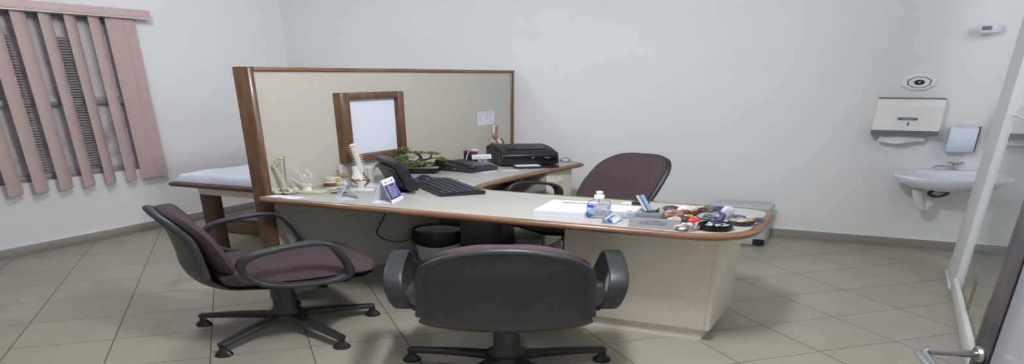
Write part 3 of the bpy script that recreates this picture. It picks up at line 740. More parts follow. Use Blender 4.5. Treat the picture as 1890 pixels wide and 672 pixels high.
# small spine on a pelvis
sp_ = Thing('spine_model', 'small full spine and pelvis model on a metal rod at the desk left end', 'anatomical model', (-1.782, 1.952, Z), C)
pv = MB()
for sg in (-1, 1):
    pv.blob((sg * .022, .002, .036), (.013, .007, .023), seed=3, amp=.3, sub=3, M=RY(sg * 24))
    pv.tube(crom([(sg * .012, 0, .040), (sg * .026, -.006, .026), (sg * .020, -.012, .012), (sg * .004, -.014, .016)], 5), [.006, .005] , 8)
    pv.tube(crom([(sg * .022, -.004, .024), (sg * .016, .004, .008), (sg * .020, -.010, .008)], 4), .004, 8)
pv.blob((0, .006, .038), (.010, .007, .016), seed=1, amp=.15)
sp_.part('pelvis', pv, 'bone', sharp=80)
sp_.part('base_foot', MB().lathe([(.010, 0), (.009, .003), (0, .004)], 16), 'blackplastic')
cv = crom([(.003, 0, .052), (.001, 0, .085), (-.006, 0, .125), (-.016, 0, .165), (-.021, 0, .185), (-.012, 0, .205), (.002, 0, .222)], 4)
for i in range(0, len(cv)):
    c = cv[i]; r_ = .0078 - .0042 * i / len(cv)
    b = MB(); vertebra(b, c, r_, .0068 - .002 * i / len(cv), proc=1.0)
    v_ = sp_.part('vertebra', b, 'bone')
nm = MB()
for i in range(2, len(cv) - 2, 1):
    for sg in (-1, 1): nm.tube([cv[i] + Vector((sg * .004, .003, 0)), cv[i] + Vector((sg * .011, .002, -.006))], .0008, 5)
sp_.part('nerves', nm, 'nerve')
sp_.part('skull_base', MB().blob((.004, .0, .236), (.010, .010, .009), seed=4, amp=.25).tube(crom([(-.006, 0, .238), (.002, 0, .247), (.011, 0, .244)], 4), .0025, 6), 'bone')
sp_.part('rod', MB().cyl((.006, .012, .0), (.012, .012, .247), .0018, n=8).tube([(.012, .012, .247), (.002, .006, .249)], .0018, 8), 'steel')
cd = Thing('card_stack', 'white leaflets with blue heading under the small spine model', 'leaflets', (-1.725, 1.895, Z), C)
cd.part('leaflet', MB().box(-.07, .008, -.022, .035, 0, .0004, M=RZ(-24)), 'paper')
cd.part('leaflet', MB().box(-.015, .055, -.022, .030, .0004, .0008, M=RZ(-20)), 'paper')
cd.part('heading', MB().text('CoolPlan', .024, M=T(-.040, -.008, .0012) @ RZ(-24), depth=.0003), 'blueink')
# make the spine stand on the leaflets clear of them
# hand skeleton on a yellow pad
hp = Thing('note_pad', 'pale yellow pad under the skeleton hand with a pen beside it', 'pad', (-1.735, 2.020, Z), C)
hp.part('pad', MB().box(-.05, .055, -.03, .045, 0, .011, .001, M=RZ(-14)), 'padyellow')
solo('pen', 'black pen lying in front of the yellow note pad', 'pen', MB().tube([(-.03, 0, .0042), (.025, .0, .0042)], [.0035, .004], 10), 'blackplastic', at=(-1.768, 1.990, Z), rz=8)
solo('pen', 'dark pen lying to the right of the yellow note pad', 'pen', MB().tube([(-.025, 0, .0042), (.028, .0, .0042)], [.0035, .004], 10), 'blackplastic', at=(-1.632, 2.045, Z), rz=40)
hs = Thing('hand_skeleton', 'white skeleton hand model standing upright on the yellow pad', 'anatomical model', (-1.744, 2.023, Z + .0115), C)
hs.part('stand', MB().lathe([(.016, 0), (.016, .012), (.013, .018), (.013, .026), (0, .027)], 16), 'bonewhite')
wr = MB()
for i in range(8): wr.blob((-.012 + .008 * (i % 4), 0, .034 + .009 * (i // 4)), (.0055, .006, .0055), seed=i, amp=.2, sub=2)
hs.part('wrist_bones', wr, 'bonewhite')
fing = [('thumb', [(-.016, .038), (-.036, .052), (-.050, .066), (-.060, .078)]), ('finger', [(-.010, .050), (-.014, .078), (-.022, .098), (-.026, .112), (-.031, .124)]), ('finger', [(-.002, .052), (.000, .080), (-.004, .096), (-.001, .088), (.004, .080)]),
        ('finger', [(.006, .050), (.013, .078), (.020, .090), (.026, .086), (.022, .074)]), ('finger', [(.013, .047), (.025, .066), (.029, .086), (.022, .104), (.010, .119)])]
for nme, ps_ in fing:
    b = MB()
    for i in range(len(ps_) - 1):
        a = Vector((ps_[i][0] * .82, -.004 * i, .03 + (ps_[i][1] - .03) * 1.28)); c = Vector((ps_[i + 1][0] * .82, -.004 * (i + 1), .03 + (ps_[i + 1][1] - .03) * 1.28)); d = c - a
        b.tube([a + d * .04, a + d * .15, a + d * .5, a + d * .85, a + d * .97], [.0028, .0042, .0024, .0038, .0026], 8)
    hs.part(nme + '_bones', b, 'bonewhite')
# lumbar disc model
ld = Thing('disc_model', 'short cream lumbar segment model with a reddish disc between thick vertebrae', 'anatomical model', (-1.728, 2.128, Z), C)
for k, z in enumerate((.009, .051, .073)):
    b = MB().lathe([(.024, -.009), (.028, -.0075), (.0235, 0), (.028, .0075), (.024, .009)], 24, M=T(0, 0, z) @ Matrix.Diagonal((.8, .9, 1, 1)), sy=.8)
    b.tube([(.016, .0, z), (.030, .004, z + .003), (.038, .0, z - .002)], [.008, .008, .004], 8)
    ld.part('vertebra', b, 'bone')
ld.part('disc', MB().lathe([(.022, .0185), (.024, .022), (.024, .034), (.022, .038)], 24, sy=.9), 'ligament')
ld.part('disc', MB().lathe([(.019, .0385), (.021, .040), (.019, .0415)], 24, sy=.8), 'bonewhite')
ld.part('disc', MB().lathe([(.019, .0605), (.021, .062), (.019, .0635)], 24, sy=.8), 'bonewhite')
ld.part('nerves', MB().blob((.030, -.008, .060), (.008, .007, .010), seed=5, amp=.3, sub=2).blob((.028, -.008, .030), (.007, .006, .009), seed=6, amp=.3, sub=2), 'nerve')
# shoulder-like joint model behind
jt = Thing('joint_model', 'tan joint model with a thin upright bone behind the lumbar segment', 'anatomical model', (-1.785, 2.262, Z), C)
jt.part('bone', MB().tube(crom([(.0, 0, .125), (.003, 0, .122), (.002, 0, .10), (.0, 0, .075), (.012, 0, .058), (.022, 0, .05)], 4), [.0045] * 21, 8).tube(crom([(-.004, 0, .128), (.012, 0, .125)], 2), .004, 8), 'bone')
jt.part('capsule', MB().blob((.004, 0, .055), (.026, .018, .018), seed=2, amp=.3), 'tan')
jt.part('stand', MB().lathe([(.02, 0), (.02, .008), (.006, .014), (.006, .045), (0, .046)], 16), 'bonewhite')
# taller lumbar spine
ls = Thing('lumbar_spine_model', 'tall white lower spine model standing before the framed panel', 'anatomical model', (-1.706, 2.268, Z), C)
cv = crom([(.004, 0, .035), (.006, 0, .09), (.004, 0, .14), (-.003, 0, .20), (-.012, 0, .262)], 4)
for i, c in enumerate(cv):
    b = MB(); vertebra(b, c, (.0155 - .0035 * i / len(cv)) * .9, .0145, proc=1.0 if i > 3 else .8); ls.part('vertebra', b, 'bonewhite')
ls.part('top_cap', MB().lathe([(.014, .272), (.013, .282), (.004, .288), (.003, .292), (0, .292)], 14, M=T(-.012, 0, 0), sy=.8), 'bonewhite')
ls.part('stand', MB().lathe([(.028, 0), (.028, .008), (.009, .016), (.009, .028), (0, .028)], 20), 'bonewhite')
# knee models
def knee(label, at, rz, s=1.0, sz=None, base=True, up='bonewhite', pink=False):
    t = Thing('knee_model', label, 'anatomical model', at, rz)
    z = .016 if base else 0
    S = Matrix.Diagonal((s, s, sz or s, 1))
    t.part('thigh_bone', MB().lathe([(.0, .148), (.013, .148), (.0125, .12), (.015, .10), (.022, .082), (.026, .070), (.024, .060), (.012, .056), (0, .056)], 20, M=S @ T(-.004, 0, z * 0) @ RY(-6), sy=.75), up)
    t.part('shin_bone', MB().lathe([(.0, .050), (.022, .050), (.025, .044), (.021, .034), (.015, .015), (.0125, .0), (0, .0)], 20, M=S, sy=.8), up)
    t.part('meniscus', MB().lathe([(.021, .0505), (.0245, .053), (.021, .0555)], 20, M=S, sy=.8), 'ligament')
    t.part('kneecap', MB().blob((.012, -.020, .062), (.008, .005, .010), amp=.1, sub=2, M=S), up)
    t.part('ligament', MB().tube(crom([(.016, -.010, .082), (.030, -.014, .066), (.028, -.012, .050), (.018, -.010, .030)] if pink else [(.020, -.012, .112), (.034, -.014, .080), (.044, -.010, .058), (.034, -.012, .034), (.022, -.010, .018)], 5), .0042, 8, M=S), 'ligament')
    t.part('ligament', MB().tube(crom([(-.026, -.008, .064), (-.020, -.014, .056), (-.014, -.014, .040), (-.006, -.014, .032)], 5), .006, 8, M=S), 'ligament')
    t.part('ligament', MB().tube(crom([(-.040, 0, .050), (-.03, 0, .058), (-.020, 0, .060)], 4), .0035, 8, M=S), 'ligament')
    if pink: t.part('muscle', MB().tube(crom([(-.006, -.006, .146), (-.008, -.008, .11), (-.014, -.012, .085), (-.004, -.014, .06), (.0, -.012, .045)], 5), [.008] * 6 + [.011, .015, .018, .018, .015, .012] + [.008] * 9, 10, M=S), 'muscle')
    return t
kb_ = solo('model_base', 'pale plastic base block under the front knee model', 'base', MB().box(-.04, .045, -.03, .03, 0, .017, .002), 'whiteplastic', at=(-1.60, 2.14, Z), rz=C)
knee('white knee joint model with brown ligament straps on a pale block', (-1.607, 2.14, Z + .0175), C - 15, s=.86, sz=.97)
kk = Thing('shoulder_model', 'white bone model with pink muscle just behind the monitor', 'anatomical model', (-1.675, 2.345, Z), C)
kk.part('upper_arm_bone', MB().lathe([(.013, 0), (.012, .05), (.014, .085), (.02, .10), (.021, .112), (.012, .122), (0, .124)], 18, M=T(-.028, 0, 0)), 'bonewhite')
kk.part('muscle', MB().blob((0, 0, 0), (.030, .016, .018), seed=8, amp=.2, M=T(.018, 0, .128) @ RY(-28)), 'muscle')
kk.part('shoulder_bone', MB().blob((.03, 0, .168), (.02, .012, .014), seed=9, amp=.25), 'bonewhite')
kk.part('stand', MB().box(-.03, .05, -.02, .02, 0, .006, .002).lathe([(.006, .006), (.006, .125), (0, .125)], 10, M=T(.03, 0, 0)), 'bone')
knee('large ivory knee model with pink muscle standing behind the printer', (-1.765, 3.505, Z), C, s=.92, sz=1.9, base=False, up='bone', pink=True)
# loose papers and glasses near the monitor
lp = Thing('loose_papers', 'loose white papers lying behind the two tent calendars', 'papers', (-1.60, 2.26, Z), C)
lp.part('sheet', MB().box(-.09, .09, -.10, .06, 0, .0012, M=RZ(12)), 'paper'); lp.part('sheet', MB().box(-.07, .08, -.07, .08, .0013, .0025, M=RZ(-10)), 'paper')
# tent calendars
def tent(name, label, at, rz, w, h, d, kind):
    t = Thing(name, label, 'desk calendar', at, rz)
    l = math.hypot(h, d / 2); a = math.degrees(math.atan2(d / 2, h))
    t.part('front_leaf', MB().box(-w / 2, w / 2, -.0006, .0006, 0, l, M=T(0, -d / 2, 0) @ RX(-a)), 'paper')
    t.part('back_leaf', MB().box(-w / 2, w / 2, -.0006, .0006, 0, l, M=T(0, d / 2, 0) @ RX(a)), 'paper')
    t.part('bottom_leaf', MB().box(-w / 2, w / 2, -d / 2, d / 2, 0, .0008), 'paper')
    F = T(0, -d / 2, 0) @ RX(-a)
    if kind == 'purple':
        t.part('purple_print', MB().box(-w / 2 + .001, w / 2 - .001, -.0010, -.0006, l * .14, l * .76, M=F), 'purple')
        b = MB(); rnd = random.Random(5)
        for r_ in range(7):
            z = l * (.68 - .075 * r_)
            for k in range(6 if r_ else 3): b.box(-w * .30 + k * w * .09, -w * .30 + k * w * .09 + w * .055, -.0014, -.0010, z, z + .004, M=F)
        t.part('print_lines', b, 'paper')
        t.part('print_header_marks', MB().box(-w * .36, -w * .15, -.0012, -.0006, l * .84, l * .90, M=F).box(-w * .02, w * .12, -.0012, -.0006, l * .85, l * .88, M=F).box(w * .24, w * .36, -.0012, -.0006, l * .83, l * .91, M=F), 'greycard')
        t.part('white_swirl', MB().tube([F @ v for v in crom([(w * .38, -.0012, l * .76), (w * .30, -.0012, l * .62), (w * .33, -.0012, l * .4), (w * .46, -.0012, l * .16)], 6)], .0014, 6), 'lightbluelabel')
    else:
        t.part('print', MB().box(-w * .44, w * .10, -.0010, -.0006, l * .12, l * .62, M=F).box(-w * .34, -w * .02, -.0010, -.0006, l * .68, l * .86, M=F), 'greycard')
        t.part('dark_stripe', MB().box(w * .16, w * .22, -.0010, -.0006, l * .30, l * .84, M=F), 'ink')
        t.part('spiral_edge', MB().box(w * .3, w * .45, -.001, -.0006, l * .1, l * .9, M=F), 'lightbluelabel')
    return t
tent('tent_calendar', 'white folded desk card with grey pictures, left of the purple one', (-1.538, 1.972, Z), -46, .084, .108, .066, 'grey')
tent('tent_calendar', 'folded desk calendar with purple printed face beside the monitor', (-1.390, 1.986, Z), 106, .113, .140, .065, 'purple')
# monitor
mo = Thing('monitor', 'black computer monitor seen from behind, tilted back on a round foot', 'monitor', (-1.478, 2.225, Z), -41.5)
# local +y looks to the user, +x along the screen
mo.part('base', MB().lathe([(.072, 0), (.071, .004), (.05, .009), (0, .011)], 32, M=T(0, -.03, 0)), 'blackgloss')
mo.part('neck', MB().box(-.022, .022, -.045, -.018, .008, .07, .006), 'blackplastic')
TM = T(0, -.004, .032) @ RX(14)
mo.part('housing', MB().box(-.136, .136, -.022, .012, .0, .190, .005, M=TM), 'blackplastic')
mo.part('back_cover', MB().prism(rrect(-.105, .105, .015, .155, .03), .0, .016, .008, M=TM @ T(0, -.022, 0) @ RX(90)), 'blackplastic')
mo.part('screen', MB().box(-.125, .125, .0121, .0135, .016, .180, M=TM), 'blackgloss')
mo.part('hinge', MB().box(-.028, .028, -.045, -.02, .03, .08, .008, M=TM), 'blackplastic')
# keyboard
kb = Thing('keyboard', 'black computer keyboard in front of the monitor', 'keyboard', (-1.368, 2.304, Z), 138.7)
kb.part('body', MB().add(*wedge(-.185, .185, [(-.078, 0), (.078, 0), (.082, .010), (.070, .014), (-.072, .026), (-.080, .022)])), 'blackplastic', sharp=30)
key0 = None
KS = math.degrees(math.atan2(-.012, .142))
KM = T(0, 0, .0205) @ RX(KS)
for r_ in range(6):
    y = -.056 + r_ * .0225
    rowk = 20 if r_ < 5 else 12
    for k in range(rowk):
        if r_ == 5 and 3 < k < 8:
            if k == 4: kb.part('key', MB().box(-.035, .035, y - .008, y + .008, 0, .005, .0012, 1, M=KM @ T(-.02, 0, 0)), 'plastic')
            continue
        x = -.168 + k * .0177 if r_ < 5 else -.168 + (k if k <= 3 else k + 8) * .0177
        if key0 is None:
            key0 = kb.part('key', MB().box(-.0074, .0074, -.0088, .0088, 0, .0055, .0012, 1, M=KM), 'plastic'); kref = kb.F @ (KM @ Vector((0, 0, 0)))
            ko = key0
        else:
            ko = key0.copy(); ko.parent = kb.root; COL.objects.link(ko)
        a_ = kb.F @ (KM @ Vector((x, y, 0))); ko.location = W(a_.x, a_.y, a_.z) - W(kref.x, kref.y, kref.z)
mp_ = Thing('mouse_pad', 'dark blue mouse pad with a brown picture corner', 'mouse pad', (-1.535, 2.50, Z), 8)
mp_.part('mat', MB().prism(rrect(-.085, .085, -.055, .055, .008), 0, .003), 'bluecard')
mp_.part('picture', MB().box(.045, .082, -.02, .045, .0031, .0036), 'paper'); mp_.part('picture_print', MB().box(.05, .077, -.012, .038, .0036, .0042), 'photo')
ms = Thing('mouse', 'black computer mouse on the blue mouse pad', 'mouse', (-1.575, 2.50, Z + .0035), 40)
ms.part('shell', MB().blob((0, 0, .0), (.026, .042, .026), amp=0, floor=0.0), 'blackplastic', sharp=60)
ms.part('wheel', MB().cyl((-.003, .022, .021), (.003, .022, .021), .006), 'greyplastic')
# bonsai
bz = Thing('bonsai', 'small artificial bonsai tree with orange berries in a black tray', 'bonsai', (-1.694, 2.655, Z), C)
bz.part('tray', MB().lathe([(.0, .004), (.066, .004), (.085, .032), (.089, .034), (.086, .038), (.078, .034), (0, .030)], 4, M=Matrix.Diagonal((1.36, .8, 1.25, 1)) @ RZ(45)), 'blackgloss', sharp=30)
bz.part('gravel', MB().box(-.078, .078, -.042, .042, .0385, .0455, .002), 'gravel')
trk = MB()
def br(ps, r0, r1): 
    c = crom(ps, 5); trk.tube(c, [r0 + (r1 - r0) * i / (len(c) - 1) for i in range(len(c))], 8)
br([(.02, 0, .035), (.0, -.005, .06), (-.01, 0, .09), (.008, .005, .115), (.0, .0, .15), (-.012, 0, .175)], .013, .004)
br([(-.005, 0, .085), (.02, .0, .105), (.045, 0, .12), (.052, .004, .15)], .008, .003)
br([(.02, .0, .104), (.05, -.005, .118), (.08, 0, .118), (.10, .0, .10)], .006, .002)
br([(-.01, 0, .09), (-.04, 0, .10), (-.06, .005, .12)], .007, .003)
br([(.0, 0, .14), (-.02, 0, .165), (-.045, 0, .18)], .006, .002)
br([(0, 0, .07), (-.04, -.01, .075), (-.07, -.01, .07)], .007, .003)
br([(.01, 0, .06), (.04, -.01, .075), (.05, -.01, .08)], .006, .003)
bz.part('trunk', trk, 'bark', sharp=80)
clusters = [(-.058, 0, .190, .032, .016), (-.042, 0, .165, .020, .008), (-.055, 0, .128, .040, .018), (-.088, 0, .100, .024, .014), (-.06, -.01, .085, .045, .022), (-.055, -.02, .055, .040, .020), (-.02, -.015, .065, .032, .022),
            (.015, -.01, .088, .034, .016), (.045, -.01, .080, .018, .014), (.005, 0, .163, .030, .012), (.045, .0, .162, .034, .010), (.07, 0, .158, .018, .008), (.085, 0, .122, .018, .009), (.102, 0, .106, .016, .010)]
rnd = random.Random(11); lf = MB(); bry = MB()
for (cx_, cy_, cz_, rx_, rz_) in clusters:
    nl = int(26000 * rx_ * (rz_ + .006) ** .9 * 10 ** .5 * .6)
    for i in range(max(120, min(int(nl * 2.2), 420))):
        d = Vector((rnd.gauss(0, .42), rnd.gauss(0, .42), rnd.gauss(0, .45)))
        c = Vector((cx_ + d.x * rx_, cy_ + d.y * rx_ * .8, cz_ + d.z * rz_))
        L_ = rnd.uniform(.009, .014); M_ = T(*c) @ Matrix.Rotation(rnd.uniform(0, 6.28), 4, 'Z') @ Matrix.Rotation(rnd.uniform(-.9, .9), 4, 'Y')
        w_ = L_ * .38
        lf.add([(0, 0, 0), (L_ * .5, w_, .0006), (L_, 0, 0), (L_ * .5, -w_, .0006), (L_ * .5, 0, .0016), (L_ * .5, 0, -.0006)], [(0, 1, 4), (1, 2, 4), (2, 3, 4), (3, 0, 4), (1, 0, 5), (2, 1, 5), (3, 2, 5), (0, 3, 5)], M_)
        if rnd.random() < .05: bry.blob(c + Vector((0, -.004, .003)), (.0028, .0028, .0036), amp=0, sub=1)
bz.part('foliage', lf, 'leaf', kind='stuff'); bz.part('berries', bry, 'berry', kind='stuff')
# telephone
tl = Thing('telephone', 'black desk telephone with keypad and coiled cord', 'telephone', (-1.588, 2.842, Z), 78)
tl.part('body', MB().add(*wedge(-.087, .087, [(-.108, 0), (.108, 0), (.108, .060), (.085, .064), (-.094, .032), (-.108, .024)])), 'plastic', sharp=30)
KP = T(0, -.0, .0492) @ RX(10.13)
tl.part('keypad', MB().box(-.02, .078, -.085, .02, 0, .002, M=KP), 'blackgloss')
for i in range(3):
    for j in range(4): tl.part('key', MB().box(-.008 + i * .028, .010 + i * .028, -.078 + j * .023, -.064 + j * .023, .0021, .006, .001, 1, M=KP), 'greyplastic')
tl.part('handset', MB().tube(crom([(-.058, -.10, .044), (-.058, -.07, .054), (-.058, 0, .068), (-.058, .07, .078), (-.058, .10, .074)], 5), .014, 12, flat=.7).blob((-.058, -.088, .042), (.020, .022, .014), amp=0, sub=2).blob((-.058, .09, .070), (.020, .022, .014), amp=0, sub=2), 'blackplastic', sharp=70)
tl.part('speaker_dot', MB().lathe([(.006, 0), (.006, .002), (0, .002)], 12, M=T(-.087, -.02, .022) @ RY(-90)), 'steel')
cp = []
for i in range(120):
    a = i * .9; s_ = i / 119
    cp.append((-.093 - .012 * math.sin(s_ * 3.1), -.0 + .15 * s_ + .02 * math.sin(s_ * 3.1) + .005 * math.cos(a), .009 + .005 * math.sin(a)))
tl.part('coiled_cord', MB().tube(cp, .0016, 6), 'blackplastic')
lb = Thing('label_clip', 'small white printed label propped on a clip behind the telephone', 'label', (-1.568, 2.960, Z), C - 4)
lb.part('clip_stand', MB().tube(crom([(0, 0, .0), (.004, .004, .04), (0, 0, .070)], 4), .003, 8).lathe([(.014, 0), (.014, .004), (0, .005)], 14), 'bluelabel')
lb.part('label_card', MB().box(-.042, .042, -.001, .001, .0, .038, M=T(0, 0, .068) @ RY(-6) @ RX(-14)), 'paper')
lb.part('print', MB().box(-.034, -.004, -.0016, -.001, .010, .014, M=T(0, 0, .068) @ RY(-6) @ RX(-14)).box(.006, .034, -.0016, -.001, .013, .017, M=T(0, 0, .068) @ RY(-6) @ RX(-14)), 'ink')
# printer
pn = Thing('printer', 'black inkjet printer with paper in its front tray', 'printer', (-1.478, 3.172, Z), 39.6)
pr_ = [(-.145, .010), (.15, .010), (.155, .03), (.155, .145), (.12, .155), (.03, .158), (-.05, .148), (-.125, .120), (-.148, .10), (-.15, .03)]
pn.part('body', hull_x(pr_, -.128, .128, .010), 'blackplastic', sharp=40)
for x0_, x1_ in ((-.134, -.129), (.129, .134)):
    pn.part('side_cover', MB().add(*wedge(x0_, x1_, [(-.135, .02), (.135, .02), (.135, .130), (.03, .146), (-.12, .108)])), 'plastic')
pn.part('front_face', MB().box(-.118, .118, -.1545, -.1505, .050, .098, .002), 'blackgloss')
pn.part('top_recess', MB().box(-.09, .09, -.085, .0, 0, .004, .001, M=T(0, 0, .1500) @ RX(8)), 'blackgloss')
pn.part('top_tab', MB().box(.045, .068, .05, .075, .158, .1615, .001), 'greyplastic')
pn.part('logo', MB().lathe([(.007, 0), (.007, .001), (0, .001)], 20, M=T(.01, -.1547, .078) @ RX(90)), 'silver')
pn.part('logo_letters', MB().text('hp', .0095, M=T(.01, -.1560, .0755) @ RX(90), depth=.0002), 'ink')
pn.part('model_badge', MB().box(.062, .088, -.1555, -.1546, .073, .080, .0004), 'silver')
pn.part('output_tray', MB().prism(rrect(-.085, .115, -.225, -.152, .025), .006, .014, .002), 'blackplastic')
pn.part('tray_paper', MB().box(-.075, .03, -.205, -.157, .0155, .022), 'paper')
pn.part('foot', MB().box(-.10, .10, -.12, .12, 0, .0095), 'blackplastic')
rb = Thing('red_topped_box', 'black box with dark red lid between the telephone and the printer', 'box', (-1.695, 3.085, Z), 30)
rb.part('box', MB().box(-.028, .034, -.025, .035, 0, .085, .006), 'blackplastic'); rb.part('lid', MB().box(-.030, .036, -.027, .037, .0855, .108, .008), 'redplastic')
wp = Thing('white_plug', 'white plug with thin cable on top of the red-lidded box', 'plug', (-1.678, 3.085, Z + .1085), 30)
wp.part('plug_body', MB().box(-.01, .022, -.01, .01, 0, .014, .003), 'whiteplastic')
wp.part('cable', MB().tube(crom([(-.01, 0, .006), (-.02, -.02, .0), (-.03, -.05, -.04), (-.035, -.08, -.075)], 5), .0016, 6), 'whiteplastic')
solo('paper_slip', 'small white paper slip in front of the printer tray', 'paper', MB().box(-.035, .035, -.016, .016, 0, .0008), 'paper', at=(-1.40, 2.89, Z), rz=30)
solo('paper_slip', 'small white paper slip beside the right front corner of the telephone', 'paper', MB().box(-.03, .03, -.014, .014, 0, .0008), 'paper', at=(-1.455, 2.80, Z), rz=50)
kr = Thing('key_coil', 'dark green elastic key ring at the far end of the desk', 'key ring', (-1.312, 3.285, Z), C)
cp = [( .021 * math.cos(a / 60 * 6.283) * (1 + .12 * math.cos(a * 1.9)), .0, .0215 + .019 * math.sin(a / 60 * 6.283) * (1 + .1 * math.cos(a * 1.9))) for a in range(60)]
kr.part('coil', MB().tube(cp, .0022, 6, closed=True, M=RX(-18)), mat('dark_green_coil', srgb(30, 62, 58), .4))
kr.part('tag', MB().prism(ell(.008, .006), 0, .002, M=T(.0, -.004, .016) @ RX(70)), 'lightbluelabel')
# paper stack, book
pk = Thing('paper_ream', 'thick stack of white printed forms beside the gel bottle', 'papers', (-.790, 2.040, Z), 8)
pk.part('sheets', MB().box(-.085, .060, -.105, .10, 0, .032), 'paperedge')
pk.part('top_sheet', MB().box(-.083, .058, -.103, .099, .0322, .0328), 'paper')
pk.part('top_sheet', MB().box(-.082, .058, -.102, .098, .0330, .0335, M=RZ(-2)), 'paper')
pk.part('red_line', MB().box(-.066, .02, -.094, -.0925, .0336, .0338, M=RZ(-2)).box(.03, .045, -.093, -.089, .0336, .0338, M=RZ(-2)), 'redink')
solo('pen', 'thin silver pen lying across the stack of forms', 'pen', MB().tube([(-.06, 0, .003), (.07, 0, .003)], [.0022, .003], 8), 'silver', at=(-.775, 2.09, Z + .034), rz=6)
bk = Thing('notebook', 'flat white notebook behind the gel bottle', 'notebook', (-.662, 2.130, Z), 5)
bk.part('cover', MB().box(-.045, .045, -.055, .055, 0, .012, .001), 'paper'); bk.part('cover_mark', MB().box(-.05, -.02, -.0556, -.0551, .003, .009), 'redink')
solo('paper_slip', 'pale printed sheet lying behind the gel bottle near the black lidded jar', 'paper', MB().box(-.035, .035, -.02, .02, 0, .0008), 'lightbluelabel' if False else 'paper', at=(-.672, 2.262, Z), rz=0)
# gel bottle
gb = Thing('gel_bottle', 'clear hand gel bottle with white flip cap and blue labels', 'bottle', (-.688, 1.985, Z), C)
gb.part('bottle_body', MB().lathe([(.0, .0), (.028, .0), (.032, .004), (.033, .03), (.033, .078), (.030, .090), (.016, .102), (.014, .106)], 32, sy=.62), 'clear', sharp=60)
gb.part('gel', MB().lathe([(.0, .002), (.026, .002), (.030, .006), (.031, .042), (.0, .043)], 32, sy=.6), 'liquid')
gb.part('cap', MB().lathe([(.0145, .1065), (.0145, .124), (.013, .127), (.008, .129), (.0075, .134), (.010, .137), (.0095, .146), (.0, .147)], 24), 'whiteplastic')
gb.part('dip_tube', MB().cyl((.0, 0, .106), (-.006, 0, .03), .002, n=8), 'whiteplastic')
def lab(a0, a1, z0, z1, rr=.0334):
    vs = []; fs = []; n = 8
    for k in range(n + 1):
        a = R(a0 + (a1 - a0) * k / n)
        for z in (z0, z1): vs.append((rr * math.cos(a), rr * .62 * math.sin(a), z)); vs.append(((rr - .0003) * math.cos(a), (rr - .0003) * .62 * math.sin(a), z))
    for k in range(n): i = 4 * k; fs += [(i, i + 4, i + 6, i + 2), (i + 1, i + 3, i + 7, i + 5)]
    return MB().add(vs, fs)
gb.part('blue_label', lab(190, 240, .058, .076), 'bluelabel'); gb.part('blue_label', lab(188, 240, .012, .024), 'bluelabel')
gb.part('pale_label', lab(188, 235, .034, .052), 'lightbluelabel'); gb.part('pale_label', lab(305, 352, .045, .075), 'lightbluelabel'); gb.part('pale_label', lab(310, 340, .028, .042), 'lightbluelabel')
# cards holder, wrapper
ch_ = Thing('card_holder', 'small tilted holder full of visiting cards before the silver pen cube', 'card holder', (-.630, 1.935, Z), C)
for k in range(9):
    ch_.part('card', MB().box(-.030, .030, -.0006, .0006, 0, .024, M=T(.0, .0, .004) @ RZ(62) @ T(.003 * (k % 3), -.014 + .0036 * k, 0) @ RX(-14) @ RY(-6)), ['paper', 'silver', 'paper', 'bluelabel', 'greycard', 'paper', 'lightbluelabel', 'greycard', 'silver'][k])
ch_.part('tray', MB().box(-.034, .034, -.018, .020, 0, .0025, M=RZ(62)), 'silver')
wr_ = Thing('clear_wrapper', 'crumpled clear plastic wrapper beside the silver pen cube', 'wrapper', (-.612, 2.03, Z), C)
wr_.part('film', MB().blob((0, 0, .010), (.036, .036, .018), seed=12, amp=.55, freq=3, floor=0.0), 'film', sharp=10)
wr_.part('printed_strip', MB().box(-.02, .02, -.008, .0, .0, .001, M=T(0, 0, .004) @ RZ(20)), 'lightbluelabel')
jr = Thing('lidded_jar', 'low round black jar with a gold band near the far desk edge', 'jar', (-.638, 2.222, Z), C)
jr.part('jar', MB().lathe([(.0, 0), (.024, 0), (.026, .003), (.026, .010)], 28), 'blackgloss'); jr.part('gold_band', MB().lathe([(.0265, .0102), (.0275, .012), (.0265, .0145)], 28), 'nerve')
jr.part('lid', MB().lathe([(.027, .0147), (.0275, .018), (.0265, .026), (.02, .028), (0, .028)], 28), 'blackgloss')
# silver pen cube and name plate
hc = Thing('pen_holder', 'square silver grey pen holder on the desk', 'pen holder', (-.540, 1.985, Z), 8)
hc.part('cube', MB().box(-.034, .034, -.034, .034, 0, .055, .002), 'silver')
hc.part('opening', MB().lathe([(.022, .0552), (.024, .0565), (.0245, .0572), (.0, .0574)], 24), 'blackgloss')
pens = Thing('ruler', 'clear bluish ruler leaning in the silver pen holder', 'ruler', (-.545, 1.990, Z + .058), C)
pens.part('blade', MB().box(-.007, .007, -.001, .001, 0, .088, M=RY(-17)), 'lightbluelabel'); pens.part('edge_mark', MB().box(-.005, -.003, -.0016, -.0011, 0.0, .086, M=RY(-17)), 'ink')
solo('ruler', 'second white ruler leaning in the pen holder, in front of the bluish one', 'ruler', MB().box(-.003, .003, -.001, .001, 0, .088, M=T(-.011, -.004, 0) @ RY(-18)), 'whiteplastic', at=(-.545, 1.990, Z + .058), rz=C)
solo('pen', 'black pen tip sticking out at the right of the pen holder', 'pen', MB().tube([(0, 0, 0), (.006, 0, .014)], [.003, .002], 8), 'blackplastic', at=(-.527, 1.998, Z + .058), rz=C)
npl = Thing('name_plate', 'silver grey desk name plate with three small lines of text', 'name plate', (-.505, 1.905, Z), 3)
npl.part('plate', MB().add(*wedge(-.066, .066, [(-.022, 0), (.022, 0), (.018, .003), (.003, .046), (-.001, .046)])), 'silver', sharp=20)
b = MB(); nM = T(0, -.0222, 0) @ RX(-24.6)
rnd = random.Random(9)
